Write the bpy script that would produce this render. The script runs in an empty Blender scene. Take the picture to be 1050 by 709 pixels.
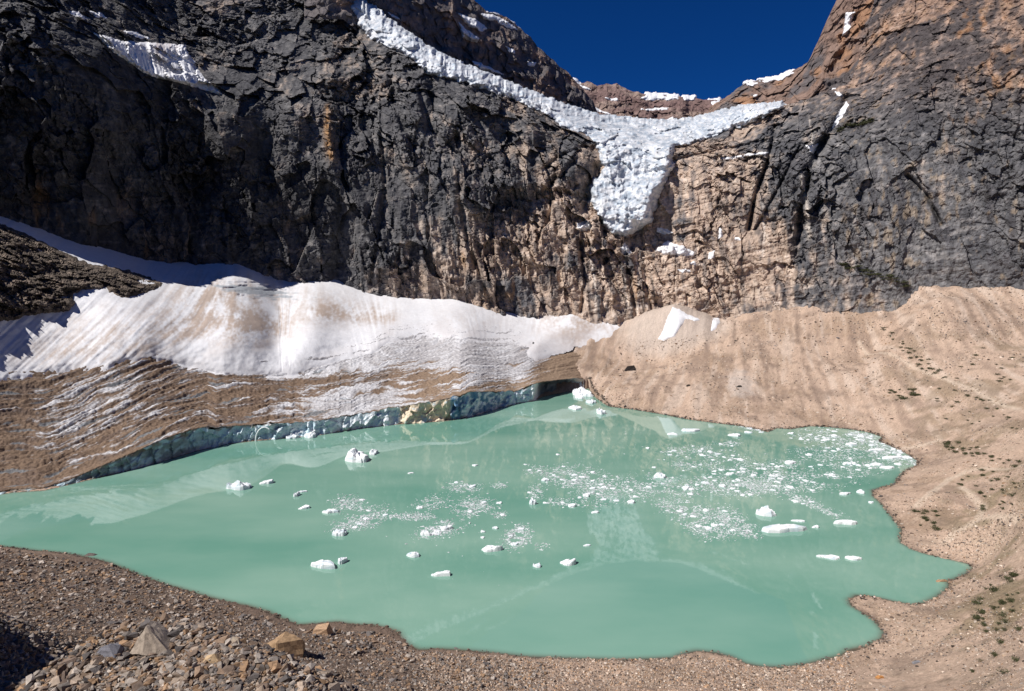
import bpy, bmesh, math, random
import numpy as np
from mathutils import Vector
random.seed(7); RNG = np.random.default_rng(11)
S = bpy.context.scene
C = S.collection
F4 = np.float32

# ------------------------------------------------------------------ camera, sky, sun, exposure
H = 100.0; FOC = 640.0; CX, CY = 525.0, 354.5
PITCH = math.atan(64.5/FOC)
cam = bpy.data.cameras.new('camera'); cam.sensor_width = 36; cam.lens = FOC/1050*36
cam.clip_start = 0.5; cam.clip_end = 8000
camo = bpy.data.objects.new('camera', cam); C.objects.link(camo)
camo.location = (0, 0, H); camo.rotation_euler = (math.pi/2-PITCH, 0, 0); S.camera = camo

SUN_AZ = (-0.885, -0.465); SUN_EL = math.radians(49)
n_ = math.hypot(*SUN_AZ); SUN_AZ = (SUN_AZ[0]/n_, SUN_AZ[1]/n_)
sun = bpy.data.lights.new('sun', 'SUN'); sun.energy = 4.8; sun.angle = math.radians(0.5); sun.color = (1.0, 0.955, 0.90)
suno = bpy.data.objects.new('sun', sun); C.objects.link(suno)
sd = Vector((SUN_AZ[0]*math.cos(SUN_EL), SUN_AZ[1]*math.cos(SUN_EL), math.sin(SUN_EL)))
suno.rotation_euler = sd.to_track_quat('Z', 'Y').to_euler(); suno.location = (0, 0, 900)
w = bpy.data.worlds.new('World'); S.world = w; w.use_nodes = True
wn = w.node_tree.nodes; wl = w.node_tree.links
bg = wn['Background']
sky = wn.new('ShaderNodeTexSky'); sky.sky_type = 'NISHITA'; sky.sun_disc = False
sky.sun_elevation = SUN_EL; sky.sun_rotation = math.atan2(SUN_AZ[0], SUN_AZ[1])
sky.altitude = 3500; sky.air_density = 0.8; sky.dust_density = 0.0; sky.ozone_density = 4.0
pol = wn.new('ShaderNodeMix'); pol.data_type = 'RGBA'; pol.blend_type = 'MULTIPLY'; pol.inputs[0].default_value = 1
pol.inputs[7].default_value = (.06, .45, 1.0, 1)      # a polarising filter's deep blue
wl.new(sky.outputs[0], pol.inputs[6]); wl.new(pol.outputs[2], bg.inputs[0]); bg.inputs[1].default_value = 0.055
S.view_settings.view_transform = 'Standard'; S.view_settings.look = 'None'
S.view_settings.gamma = 1; S.view_settings.use_curve_mapping = False
S.view_settings.exposure = 0.28
S.cycles.max_bounces = 6; S.cycles.diffuse_bounces = 3

# ------------------------------------------------------------------ helpers
cp_, sp_ = math.cos(PITCH), math.sin(PITCH)
def ray(X, Y):
    cx = (np.asarray(X, float)-CX)/FOC; cy = -(np.asarray(Y, float)-CY)/FOC
    dy = cp_+cy*sp_; dz = -sp_+cy*cp_
    return cx/dy, dz/dy
def pt(X, Y, D):
    a, b = ray(X, Y); D = np.asarray(D, float)
    return np.stack([a*D, D+0*a, H+b*D], -1)
def proj(P):
    y = P[..., 1]*cp_-(P[..., 2]-H)*sp_; u = P[..., 1]*sp_+(P[..., 2]-H)*cp_
    return CX+FOC*P[..., 0]/y, CY-FOC*u/y
def water(X, Y, z=0.0):
    a, b = ray(X, Y); return pt(X, Y, (z-H)/b)
def sstep(a, b, x):
    t = np.clip((x-a)/(b-a), 0, 1); return t*t*(3-2*t)
def ip(curve, x):
    c = np.asarray(curve, float); return np.interp(x, c[:, 0], c[:, 1])
def jag(Y, X, amp, sc, seed):
    return Y+amp*fbm(np.stack([X/sc, 0*X+seed, 0*X], -1), 4)

def _h(ix, iy, iz, seed):
    n = (ix*np.int64(374761393)+iy*np.int64(668265263)+iz*np.int64(2147483647)+np.int64(seed)*np.int64(1274126177)) & 0xFFFFFFFF
    n = ((n ^ (n >> 13))*1274126177) & 0xFFFFFFFF
    n = ((n ^ (n >> 16))*2246822519) & 0xFFFFFFFF
    return (n ^ (n >> 15)) & 0xFFFFFFFF
def noise(P, seed=0):
    P = np.asarray(P, F4); f = np.floor(P); i = f.astype(np.int64); t = P-f
    u = t*t*t*(t*(t*6-15)+10)
    out = 0
    for dx in (0, 1):
        wx = u[..., 0] if dx else 1-u[..., 0]
        for dy in (0, 1):
            wy = u[..., 1] if dy else 1-u[..., 1]
            for dz in (0, 1):
                wz = u[..., 2] if dz else 1-u[..., 2]
                h = _h(i[..., 0]+dx, i[..., 1]+dy, i[..., 2]+dz, seed)
                gx = ((h & 1023).astype(F4)/511.5-1); gy = (((h >> 10) & 1023).astype(F4)/511.5-1); gz = (((h >> 20) & 1023).astype(F4)/511.5-1)
                out = out+wx*wy*wz*(gx*(t[..., 0]-dx)+gy*(t[..., 1]-dy)+gz*(t[..., 2]-dz))
    return out*1.4
def fbm(P, oct=4, seed=0, gain=.5):
    a = 1; s = 0; P = np.asarray(P, F4)
    for k in range(oct):
        s = s+a*noise(P, seed+k*17); P = P*2.03; a *= gain
    return s
def ridged(P, oct=4, seed=0, gain=.5):
    a = 1; s = 0; P = np.asarray(P, F4)
    for k in range(oct):
        s = s+a*(1-2*np.abs(noise(P, seed+k*17))); P = P*2.07; a *= gain
    return s
def facet(P, seed=0, tilt=1.0, off=.35, chunk=200000, cell=False):
    """blocky rock: every Voronoi cell has its own tilted plane"""
    P = np.asarray(P, F4); sh = P.shape[:-1]; Q = P.reshape(-1, 3); out = np.empty(len(Q), F4); outc = np.empty(len(Q), F4)
    for s in range(0, len(Q), chunk):
        q = Q[s:s+chunk]; i = np.floor(q).astype(np.int64)
        best = np.full(len(q), 9e9, F4); val = np.zeros(len(q), F4); cid = np.zeros(len(q), F4)
        for dx in (-1, 0, 1):
            for dy in (-1, 0, 1):
                for dz in (-1, 0, 1):
                    c = i+np.array([dx, dy, dz]); h = _h(c[:, 0], c[:, 1], c[:, 2], seed)
                    h2 = _h(c[:, 0], c[:, 1], c[:, 2], seed+91)
                    fp = np.stack([(h & 1023)/1023., ((h >> 10) & 1023)/1023., ((h >> 20) & 1023)/1023.], -1).astype(F4)
                    d = q-(c.astype(F4)+fp); d2 = (d*d).sum(-1)
                    g = np.stack([(h2 & 1023)/511.5-1, ((h2 >> 10) & 1023)/511.5-1, ((h2 >> 20) & 1023)/511.5-1], -1).astype(F4)
                    v = tilt*(g*d).sum(-1)+off*(((h2 >> 5) & 255)/127.5-1)
                    m = d2 < best; best = np.where(m, d2, best); val = np.where(m, v, val)
                    if cell: cid = np.where(m, ((h2 >> 12) & 1023)/511.5-1, cid)
        out[s:s+chunk] = val
        if cell: outc[s:s+chunk] = cid
    return (out.reshape(sh), outc.reshape(sh)) if cell else out.reshape(sh)

class RBF:
    """smooth surface through scattered points"""
    def __init__(s, xy, v, lam=0.0, sc=None):
        s.c = np.asarray(xy, float); v = np.asarray(v, float)
        s.m = s.c.mean(0); s.s = sc or s.c.std(); s.c = (s.c-s.m)/s.s
        n = len(s.c); A = s.k(s.c, s.c)+lam*np.eye(n); Pm = np.c_[np.ones(n), s.c]
        M = np.zeros((n+3, n+3)); M[:n, :n] = A; M[:n, n:] = Pm; M[n:, :n] = Pm.T
        s.w = np.linalg.solve(M, np.r_[v, 0, 0, 0])
    @staticmethod
    def k(a, b):
        r2 = ((a[:, None, :]-b[None])**2).sum(-1); return .5*r2*np.log(r2+1e-12)
    def __call__(s, x, y):
        x = np.asarray(x, float); y = np.asarray(y, float); sh = x.shape
        q = (np.stack([x.ravel(), y.ravel()], -1)-s.m)/s.s; out = np.empty(len(q)); n = len(s.c)
        for i in range(0, len(q), 20000):
            b = q[i:i+20000]; out[i:i+20000] = s.k(b, s.c)@s.w[:n]+s.w[n]+b@s.w[n+1:]
        return out.reshape(sh)

def to_mesh(name, V, faces4, col=None, attrs=None, smooth=True):
    me = bpy.data.meshes.new(name); V = np.asarray(V, F4).reshape(-1, 3); Fq = np.asarray(faces4, np.int32); k = Fq.shape[1]
    me.vertices.add(len(V)); me.vertices.foreach_set('co', V.ravel())
    me.loops.add(Fq.size); me.loops.foreach_set('vertex_index', Fq.ravel())
    me.polygons.add(len(Fq)); me.polygons.foreach_set('loop_start', np.arange(0, Fq.size, k, dtype=np.int32))
    me.polygons.foreach_set('loop_total', np.full(len(Fq), k, np.int32))
    me.polygons.foreach_set('use_smooth', np.full(len(Fq), smooth, bool))
    me.update(calc_edges=True)
    if col is not None:
        a = me.attributes.new('Col', 'FLOAT_COLOR', 'POINT'); c = np.ones((len(V), 4), F4); c[:, :3] = np.clip(np.asarray(col).reshape(-1, 3), 0, 1); a.data.foreach_set('color', c.ravel())
    for nme, v in (attrs or {}).items():
        a = me.attributes.new(nme, 'FLOAT', 'POINT'); a.data.foreach_set('value', np.asarray(v, F4).ravel())
    return me
def link(name, me, mat, parent=None):
    if mat: me.materials.append(mat)
    o = bpy.data.objects.new(name, me); C.objects.link(o)
    if parent: o.parent = parent
    return o
def grid_faces(nr, nc, keep=None, flip=False):
    i = np.arange(nr*nc).reshape(nr, nc)
    f = np.stack([i[:-1, :-1], i[:-1, 1:], i[1:, 1:], i[1:, :-1]], -1).reshape(-1, 4)
    if flip: f = f[:, ::-1]
    if keep is not None: f = f[keep.ravel()]
    return f
def grid_obj(name, P, mat, col=None, attrs=None, smooth=True, keep=None, parent=None):
    """P[row,col]; rows run up the picture, columns to the right -> normals face the camera"""
    nr, nc = P.shape[:2]; f = grid_faces(nr, nc, keep)
    V = P.reshape(-1, 3); col = None if col is None else np.asarray(col).reshape(-1, 3)
    attrs = {k: np.asarray(v).ravel() for k, v in (attrs or {}).items()}
    if keep is not None:
        u, inv = np.unique(f, return_inverse=True); f = inv.reshape(f.shape); V = V[u]
        col = None if col is None else col[u]; attrs = {k: v[u] for k, v in attrs.items()}
    return link(name, to_mesh(name, V, f, col, attrs, smooth), mat, parent)
def tag(o, label=None, cat=None, group=None, kind=None):
    if label: o['label'] = label
    if cat: o['category'] = cat
    if group: o['group'] = group
    if kind: o['kind'] = kind
    return o
def inside(poly, X, Y):
    p = np.asarray(poly, float); x1, y1 = p[:, 0], p[:, 1]; x2, y2 = np.roll(x1, -1), np.roll(y1, -1)
    X = np.asarray(X, float); r = np.zeros(X.shape, bool)
    for a, b, c, d in zip(x1, y1, x2, y2):
        if b == d: continue
        m = ((b > Y) != (d > Y)) & (X < (c-a)*(Y-b)/(d-b)+a); r ^= m
    return r
def sdist(poly, X, Y):
    """signed distance, positive inside"""
    p = np.asarray(poly, float); q = np.roll(p, -1, 0); X = np.asarray(X, float); Y = np.asarray(Y, float); d = np.full(X.shape, 1e18)
    for (a, b), (c, e) in zip(p, q):
        vx, vy = c-a, e-b; L = vx*vx+vy*vy+1e-12
        t = np.clip(((X-a)*vx+(Y-b)*vy)/L, 0, 1); d = np.minimum(d, (X-a-t*vx)**2+(Y-b-t*vy)**2)
    return np.where(inside(poly, X, Y), 1, -1)*np.sqrt(d)
def mixc(a, b, t): return a+(b-a)*np.asarray(t)[..., None]
def bilin(G, r, c):
    r = np.clip(r, 0, G.shape[0]-1.001); c = np.clip(c, 0, G.shape[1]-1.001); i = r.astype(int); j = c.astype(int); a = r-i; b = c-j
    return G[i, j]*(1-a)*(1-b)+G[i+1, j]*a*(1-b)+G[i, j+1]*(1-a)*b+G[i+1, j+1]*a*b

# ------------------------------------------------------------------ materials
def new_mat(name):
    m = bpy.data.materials.new(name); m.use_nodes = True; nt = m.node_tree
    return m, nt.nodes, nt.links, nt.nodes['Principled BSDF']
def vary_mat(name, rough=.9, scale=1.0, lo=.6, hi=1.35, bump=.3, bdist=.3, bscale=None, const=None, spec=.2, detail=6, voro=0.0, stretch=None):
    m, N, L, b = new_mat(name); b.inputs['Roughness'].default_value = rough; b.inputs['Specular IOR Level'].default_value = spec
    tc = N.new('ShaderNodeNewGeometry')
    n = N.new('ShaderNodeTexNoise'); n.inputs['Scale'].default_value = scale; n.inputs['Detail'].default_value = detail; n.inputs['Roughness'].default_value = .65
    L.new(tc.outputs['Position'], n.inputs['Vector'])
    mr = N.new('ShaderNodeMapRange'); mr.inputs[1].default_value = .3; mr.inputs[2].default_value = .7; mr.inputs[3].default_value = lo; mr.inputs[4].default_value = hi
    L.new(n.outputs['Fac'], mr.inputs[0])
    if const is None:
        a = N.new('ShaderNodeAttribute'); a.attribute_name = 'Col'; src = a.outputs['Color']
    else:
        a = N.new('ShaderNodeRGB'); a.outputs[0].default_value = (*const, 1); src = a.outputs[0]
    mx = N.new('ShaderNodeMix'); mx.data_type = 'RGBA'; mx.blend_type = 'MULTIPLY'; mx.inputs['Factor'].default_value = 1
    L.new(src, mx.inputs[6]); L.new(mr.outputs[0], mx.inputs[7]); L.new(mx.outputs[2], b.inputs['Base Color'])
    n2 = N.new('ShaderNodeTexNoise'); n2.inputs['Scale'].default_value = bscale or scale*1.7; n2.inputs['Detail'].default_value = 8; n2.inputs['Roughness'].default_value = .7
    if stretch:
        mpp = N.new('ShaderNodeMapping'); mpp.inputs['Scale'].default_value = (1, 1, stretch); L.new(tc.outputs['Position'], mpp.inputs[0]); L.new(mpp.outputs[0], n2.inputs['Vector']); L.new(mpp.outputs[0], n.inputs['Vector'])
    else: L.new(tc.outputs['Position'], n2.inputs['Vector'])
    hsrc = n2.outputs['Fac']
    if voro:
        v = N.new('ShaderNodeTexVoronoi'); v.inputs['Scale'].default_value = voro; L.new(tc.outputs['Position'], v.inputs['Vector'])
        ad = N.new('ShaderNodeMath'); ad.operation = 'SUBTRACT'; L.new(n2.outputs['Fac'], ad.inputs[0]); L.new(v.outputs['Distance'], ad.inputs[1]); hsrc = ad.outputs[0]
    bp = N.new('ShaderNodeBump'); bp.inputs['Strength'].default_value = bump; bp.inputs['Distance'].default_value = bdist
    L.new(hsrc, bp.inputs['Height']); L.new(bp.outputs[0], b.inputs['Normal'])
    return m
M_ROCK = vary_mat('cliff_rock', scale=.25, lo=.6, hi=1.35, bump=.45, bdist=1.0, bscale=.6, stretch=.4)
M_FARROCK = vary_mat('far_rock', scale=.1, lo=.6, hi=1.35, bump=.9, bdist=2.5, bscale=.2)
M_GROUND = vary_mat('talus_ground', scale=1.1, lo=.72, hi=1.28, bump=.8, bdist=.5, bscale=1.6, detail=9)
M_RUBBLE = vary_mat('rubble_stone', scale=2.5, lo=.65, hi=1.3, bump=.5, bdist=.08, bscale=8)
M_SNOW = vary_mat('old_snow', rough=.7, scale=.25, lo=.93, hi=1.05, bump=.5, bdist=.6, bscale=.5, spec=.25)
M_ICE = vary_mat('glacier_ice', rough=.5, scale=.3, lo=.88, hi=1.08, bump=.5, bdist=.7, bscale=.5, spec=.3)
M_DEBRIS = vary_mat('debris_ice', rough=.85, scale=.8, lo=.7, hi=1.25, bump=.7, bdist=.5, bscale=1.2)
M_FLOE = vary_mat('floe_ice', rough=.55, scale=.8, lo=.88, hi=1.05, bump=.5, bdist=.15, bscale=2.0, spec=.3)
M_LEAF = vary_mat('shrub_leaf', rough=.6, scale=3, lo=.6, hi=1.4, bump=0, const=(.062, .066, .03))
M_STEM = vary_mat('shrub_stem', rough=.8, scale=9, const=(.10, .07, .045))

# ------------------------------------------------------------------ traced lines (photo pixels)
SHORE = [(604,398),(612,408),(625,417),(650,420),(680,425),(705,430),(735,434),(760,437),(775,440),(787,443),(795,439),(810,440),(830,437),(850,438),(870,440),(890,443),(905,448),(903,453),(915,458),(930,465),(942,473),(940,478),(930,482),(922,490),(918,497),(905,500),(895,503),(896,509),(905,517),(915,530),(925,543),(924,556),(935,563),(950,568),(968,572),(985,576),(999,580),(995,586),(985,592),(972,597),(974,601),(970,606),(962,612),(950,618),(938,621),(920,618),(905,614.5),(890,611.5),(878,611),(871,616),(873,621),(885,628),(897,636),(907,648),(905,655),(890,663),(870,667),(862,673),(845,677),(825,682),(800,685),(780,684),(765,681),(750,674),(735,670),(715,668),(700,671),(690,675),(670,676),(640,677),(600,676),(570,675),(540,674),(505,670),(470,667),(450,666),(430,667),(420,663),(412,655),(407,648),(395,644),(380,641),(365,641),(345,638),(325,640),(305,641),(297,638),(285,633),(275,628),(255,622),(240,619),(215,613),(195,607),(170,600),(150,593),(130,585),(110,577),(85,571),(60,567),(35,565),(13,562),(-30,558),(-110,550),(-160,535)]
WLINE = [(-160,530),(-110,522),(-30,512),(13,505),(45,503),(60,499.5),(75,496),(100,490),(130,483),(160,475),(200,463),(230,456),(262,452),(300,449),(330,446),(365,440),(385,438),(410,435),(430,434),(460,431.5),(470,430),(480,428),(495,424),(510,419),(530,414),(548,411),(556,407),(575,403),(590,400),(604,397.5)]
FTOP = [(-160,524),(-110,517),(-30,509),(13,502),(45,500.5),(60,496),(75,491),(100,480),(140,463),(170,450),(200,440),(213,437),(222,440),(240,437),(262,436),(280,434),(300,434),(330,431),(350,428),(380,423),(400,418),(412,417),(430,414),(455,410),(462,408),(480,404),(483,402),(510,402),(530,401),(540,398),(547,394),(552,393),(575,389.5),(592,387.5),(604,390)]
CBASE = [(-160,190),(-60,205),(13,225),(40,234),(80,246),(120,257),(150,265),(180,271),(200,270),(220,269),(240,270),(255,274),(270,282),(285,288),(300,289),(310,286),(318,284),(330,287),(345,290),(360,296),(375,299),(395,299),(415,302),(430,305),(445,304),(460,305),(475,306),(490,311),(500,314),(520,318),(540,319),(560,318),(575,317),(585,316),(600,319),(615,323),(640,328),(670,323),(690,318),(715,326),(740,325),(780,318),(830,311),(858,310),(880,316),(905,319),(922,314),(932,301),(942,293),(960,293),(1000,295),(1037,294),(1100,292),(1220,285)]
GSNOW = [(-160,400),(-60,395),(13,387),(60,381),(110,377),(130,370),(160,368),(190,375),(230,384),(262,385),(300,385),(345,372),(380,365),(400,350),(440,346),(480,348),(520,350),(545,357),(560,352),(640,345)]

# ------------------------------------------------------------------ the rock wall: distance of the rock behind every line of sight
WALL = [(-160,200,560),(-160,60,640),(-60,205,625),(-60,40,700),(13,225,670),(13,130,684),(13,45,715),(13,-50,830),(100,250,735),(100,150,757),(100,48,800),(100,5,890),(100,-60,980),
 (180,271,805),(180,170,840),(180,88,885),(180,30,1000),(180,-50,1150),(255,274,848),(255,190,880),(255,115,925),(255,60,1030),(255,5,1130),(255,-60,1280),
 (345,292,882),(345,210,915),(345,130,955),(345,70,1040),(345,20,1150),(345,-50,1300),(450,305,885),(450,250,905),(450,180,935),(450,110,985),(450,75,1040),(450,40,1120),
 (550,318,850),(550,250,885),(550,190,915),(550,130,970),(550,100,1060),(640,326,805),(640,280,840),(640,243,868),(640,190,905),(640,140,960),(640,120,1090),
 (590,150,940),(610,165,925),(700,326,790),(700,270,825),(700,220,850),(700,170,875),(700,150,910),(700,125,1060),(800,316,760),(800,250,790),(800,190,815),(800,150,845),(800,125,890),(800,105,935),
 (870,306,735),(870,230,755),(870,150,790),(870,105,850),(870,85,890),(930,291,720),(930,200,745),(930,110,785),(930,60,840),(930,0,905),(930,-60,985),(1037,294,680),(1037,200,702),(1037,100,735),(1037,13,790),(1037,-60,850),(1130,290,610),(1130,150,635),(1130,0,690),(1220,285,545),(1220,0,610)]
WALL = np.array(WALL, float); KS = .82; KSF = lambda X: np.interp(X, [470, 630, 760, 1000], [.82, .905, .91, .84]); WALL[:, 2] *= KSF(WALL[:, 0])
D0 = RBF(WALL[:, :2], WALL[:, 2], lam=1e-4)
GTOP = [(-160,110),(-50,60),(-6,-28),(330,-28),(352,-6),(366,4),(380,20),(420,44),(450,64),(480,78),(510,88),(540,100),(565,110),(580,116),(605,123),(640,127),(680,130),(700,129),(720,125),(745,117),(770,113),(790,110),(806,108),(835,100),(855,92),(872,84),(880,64),(888,35),(896,0),(902,-28),(1220,-28)]
NC, NR = 1240, 560
Xc = np.linspace(-140, 1200, NC); T = np.linspace(0, 1, NR)
CTG = lambda X: np.minimum(ip(GTOP, X), 129-.777*np.maximum(np.asarray(X, float)-700, 0)).clip(-28)
cb = ip(CBASE, Xc)+26; ct = CTG(Xc)
Yg = cb[None]+(ct-cb)[None]*T[:, None]; Xg = np.broadcast_to(Xc, Yg.shape)
Dg = D0(Xg, Yg); P0 = pt(Xg, Yg, Dg).astype(F4)
up_ = sstep(0, 30, ip(CBASE, Xg)-Yg)          # calmer at the foot
Pn = P0.copy()
# tilted strata: shear so that blocks follow the dip
Pd = np.stack([Pn[..., 0]+.25*Pn[..., 2], Pn[..., 1], Pn[..., 2]-.22*Pn[..., 0]], -1)
big = ridged(Pd/np.array([120, 200, 260], F4), 3, 3)
mid = ridged(Pd/np.array([38, 60, 80], F4), 3, 23)
f1 = facet(Pd/np.array([34, 40, 48], F4)+.25*fbm(Pd/30, 2, 5)[..., None], 31, 1.1, .35)
f2 = facet(Pd/np.array([12, 14, 15], F4)+.2*fbm(Pd/10, 2, 6)[..., None], 37, 1.2, .4)
f3 = facet(Pd/np.array([4.6, 5, 5.2], F4), 41, 1.2, .45)
groove = ridged(np.stack([Pd[..., 0]/14, Pd[..., 1]/30, Pd[..., 2]/150], -1), 3, 51)
fine = fbm(Pn/5, 3, 61)
ledge = np.abs(((Pd[..., 2]+18*fbm(Pd/70, 2, 77))/26) % 1-.5)*2
wv = sstep(540, 640, Xg)*sstep(900, 780, Xg)          # brown grooved lower centre
lowc = sstep(170, 260, Yg)*sstep(330, 420, Xg)*sstep(930, 800, Xg)
rightq = sstep(800, 900, Xg)
amp = 1-.6*rightq
fineR = facet(np.stack([Pd[..., 0]/6, Pd[..., 1]/7, Pd[..., 2]/11], -1)+.2*fbm(Pd/6, 2, 91)[..., None], 93, 1.1, .4)
hetero = sstep(-.45, .5, fbm(Pd/np.array([70, 90, 110], F4), 3, 83))
flute = ridged(np.stack([Pd[..., 0]/26, Pd[..., 1]/40, Pd[..., 2]/120], -1)+.3*fbm(Pd/60, 2, 85)[..., None], 3, 87)
strip_ = fbm(np.stack([Pd[..., 0]/60, Pd[..., 1]/60, Pd[..., 2]/7], -1), 3, 89)
calm = 1-.45*sstep(600, 680, Xg)*sstep(880, 800, Xg)
warp = .22*fbm(Pd/45, 3, 97)[..., None]
s0, k0 = facet(Pd/np.array([62, 80, 120], F4)+warp, 101, 1.0, .35, cell=True)
s1, k1 = facet(Pd/np.array([24, 30, 52], F4)+warp, 103, 1.15, .4, cell=True)
s2, k2 = facet(Pd/np.array([9, 11, 17], F4)+.2*fbm(Pd/12, 2, 6)[..., None], 105, 1.2, .45, cell=True)
s3 = facet(Pd/np.array([3.8, 4.4, 6], F4), 107, 1.2, .5)
rq_ = rightq
disp = (-17*s0*(1-.78*rq_)-10*s1*(1-.68*rq_))*calm*(.35+.65*up_)+(-4.8*s2*(.2+1.25*hetero)-1.8*s3*(.3+1.1*hetero))*(1-.62*rq_)*(.5+.5*up_)
disp += (-9*big-3*mid)*amp*calm*(.4+.6*up_)-5*calm*flute*lowc-2.2*flute*(1-.4*rq_)-2.6*groove*lowc-1.3*strip_*(.5+.9*wv)-1.2*fine-1.0*fineR*sstep(-.2, .4, fbm(Pd/40, 3, 95))*rq_-1.5*rq_*ridged(np.stack([Pd[..., 0]/7, Pd[..., 1]/12, Pd[..., 2]/70], -1), 3, 99)-2.2*ledge*(.25+.75*wv)*(1-.6*rq_)
# named gullies and ledges: lines in the picture that are real cuts in the rock
def cut(line, width, depth):
    d = np.full(Xg.shape, 1e9)
    for (a, b), (c, e) in zip(line[:-1], line[1:]):
        x0, x1, y0, y1 = min(a, c)-5*width, max(a, c)+5*width, min(b, e)-5*width, max(b, e)+5*width
        vx, vy = c-a, e-b; t = np.clip(((Xg-a)*vx+(Yg-b)*vy)/(vx*vx+vy*vy+1e-9), 0, 1)
        d = np.minimum(d, np.hypot(Xg-a-t*vx, Yg-b-t*vy))
    return depth*np.exp(-(d/width)**2)
for ln, wd, dp in [([(795,130),(788,165),(775,200),(768,235)],2.2,16),([(845,140),(832,170),(822,215),(818,250)],4,14),([(868,100),(858,125),(838,160)],4,12),
                   ([(690,165),(720,158),(760,150),(795,142),(815,130)],2.0,7),([(930,180),(950,200),(965,230)],2,8),([(820,150),(800,190),(775,235)],1.6,8),
                   ([(590,165),(560,195),(610,205)],3,8),([(345,130),(352,200),(345,290)],6,10),([(600,150),(575,160),(560,172)],2.5,10),([(612,172),(605,190),(598,215)],5,18),
                   ([(595,250),(600,290),(596,320)],2,9),([(640,260),(648,290),(652,325)],2,8),([(660,275),(668,320)],2,8),([(430,90),(440,130),(470,160)],3,10),([(400,60),(405,110),(425,150)],4,12),([(390,110),(395,200),(380,290)],2.5,8),([(470,190),(480,250),(505,315)],2.5,8)]:
    disp = disp+cut(ln, wd, dp)
for x0, yy0, sx, sy, dp in [(370,115,20,34,30),(443,106,7,20,18),(467,144,8,12,16),(515,141,12,11,18),(553,152,10,8,12),(350,60,16,20,12),(420,120,16,22,-14),(480,115,14,22,-16),(540,125,16,14,-10),(455,180,22,20,-10),(380,170,20,12,10),(530,190,26,10,-10),(560,205,14,6,10),(500,165,10,8,10),
                        (300,110,18,30,-14),(270,150,14,40,12),(230,130,16,40,-12),(200,180,14,50,12),(120,190,12,40,8),(40,180,14,40,12),(310,230,20,40,-8),(340,60,10,40,-10)]:
    disp = disp+dp*np.exp(-((Xg-x0)/sx)**2-((Yg-yy0)/sy)**2)
# buttress knob left of the ice tongue
disp = disp-14*np.exp(-((Xg-590)/24)**2-((Yg-165)/26)**2)
DW = Dg+disp
PW = pt(Xg, Yg, DW).astype(F4)
def wallD(X, Y):
    c = (np.asarray(X, float)-Xc[0])/(Xc[1]-Xc[0]); cbx = ip(CBASE, X)+26; ctx = CTG(X)
    r = (np.asarray(Y, float)-cbx)/(ctx-cbx)*(NR-1); return bilin(DW, r, c)

# rock colours (pigments plus painted left-wall shade: grey quartzite, brown and tan bands, orange seeps)
PIG_SHADE = np.array([ # X, Y, tan amount, orange amount, tone (lowered on the left wall to paint in its shade)
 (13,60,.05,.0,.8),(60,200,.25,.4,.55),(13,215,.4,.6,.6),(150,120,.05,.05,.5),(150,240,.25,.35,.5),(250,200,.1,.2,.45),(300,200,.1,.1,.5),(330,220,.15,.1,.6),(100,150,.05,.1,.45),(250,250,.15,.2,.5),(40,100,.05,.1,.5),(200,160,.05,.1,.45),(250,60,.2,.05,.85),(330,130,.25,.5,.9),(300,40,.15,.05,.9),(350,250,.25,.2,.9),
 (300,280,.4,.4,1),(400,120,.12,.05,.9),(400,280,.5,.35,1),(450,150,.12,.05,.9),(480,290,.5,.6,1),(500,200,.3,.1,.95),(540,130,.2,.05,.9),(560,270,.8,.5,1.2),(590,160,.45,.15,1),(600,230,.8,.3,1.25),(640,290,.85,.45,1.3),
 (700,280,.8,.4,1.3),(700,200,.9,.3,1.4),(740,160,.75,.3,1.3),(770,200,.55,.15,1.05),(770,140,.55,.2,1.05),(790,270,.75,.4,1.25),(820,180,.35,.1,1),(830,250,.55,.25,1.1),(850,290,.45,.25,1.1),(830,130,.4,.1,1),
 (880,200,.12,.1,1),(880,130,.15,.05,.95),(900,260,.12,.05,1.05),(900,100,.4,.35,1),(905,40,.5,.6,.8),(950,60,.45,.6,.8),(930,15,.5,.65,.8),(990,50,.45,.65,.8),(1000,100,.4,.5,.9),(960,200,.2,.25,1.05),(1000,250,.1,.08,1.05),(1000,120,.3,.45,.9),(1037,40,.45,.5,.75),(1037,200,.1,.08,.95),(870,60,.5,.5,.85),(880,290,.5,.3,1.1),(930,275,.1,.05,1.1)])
def pigment_shade(X, Y):
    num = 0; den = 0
    for a in PIG_SHADE:
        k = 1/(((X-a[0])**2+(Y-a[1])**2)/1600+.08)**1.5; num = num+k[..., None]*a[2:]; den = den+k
    return num/den[..., None]
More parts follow.
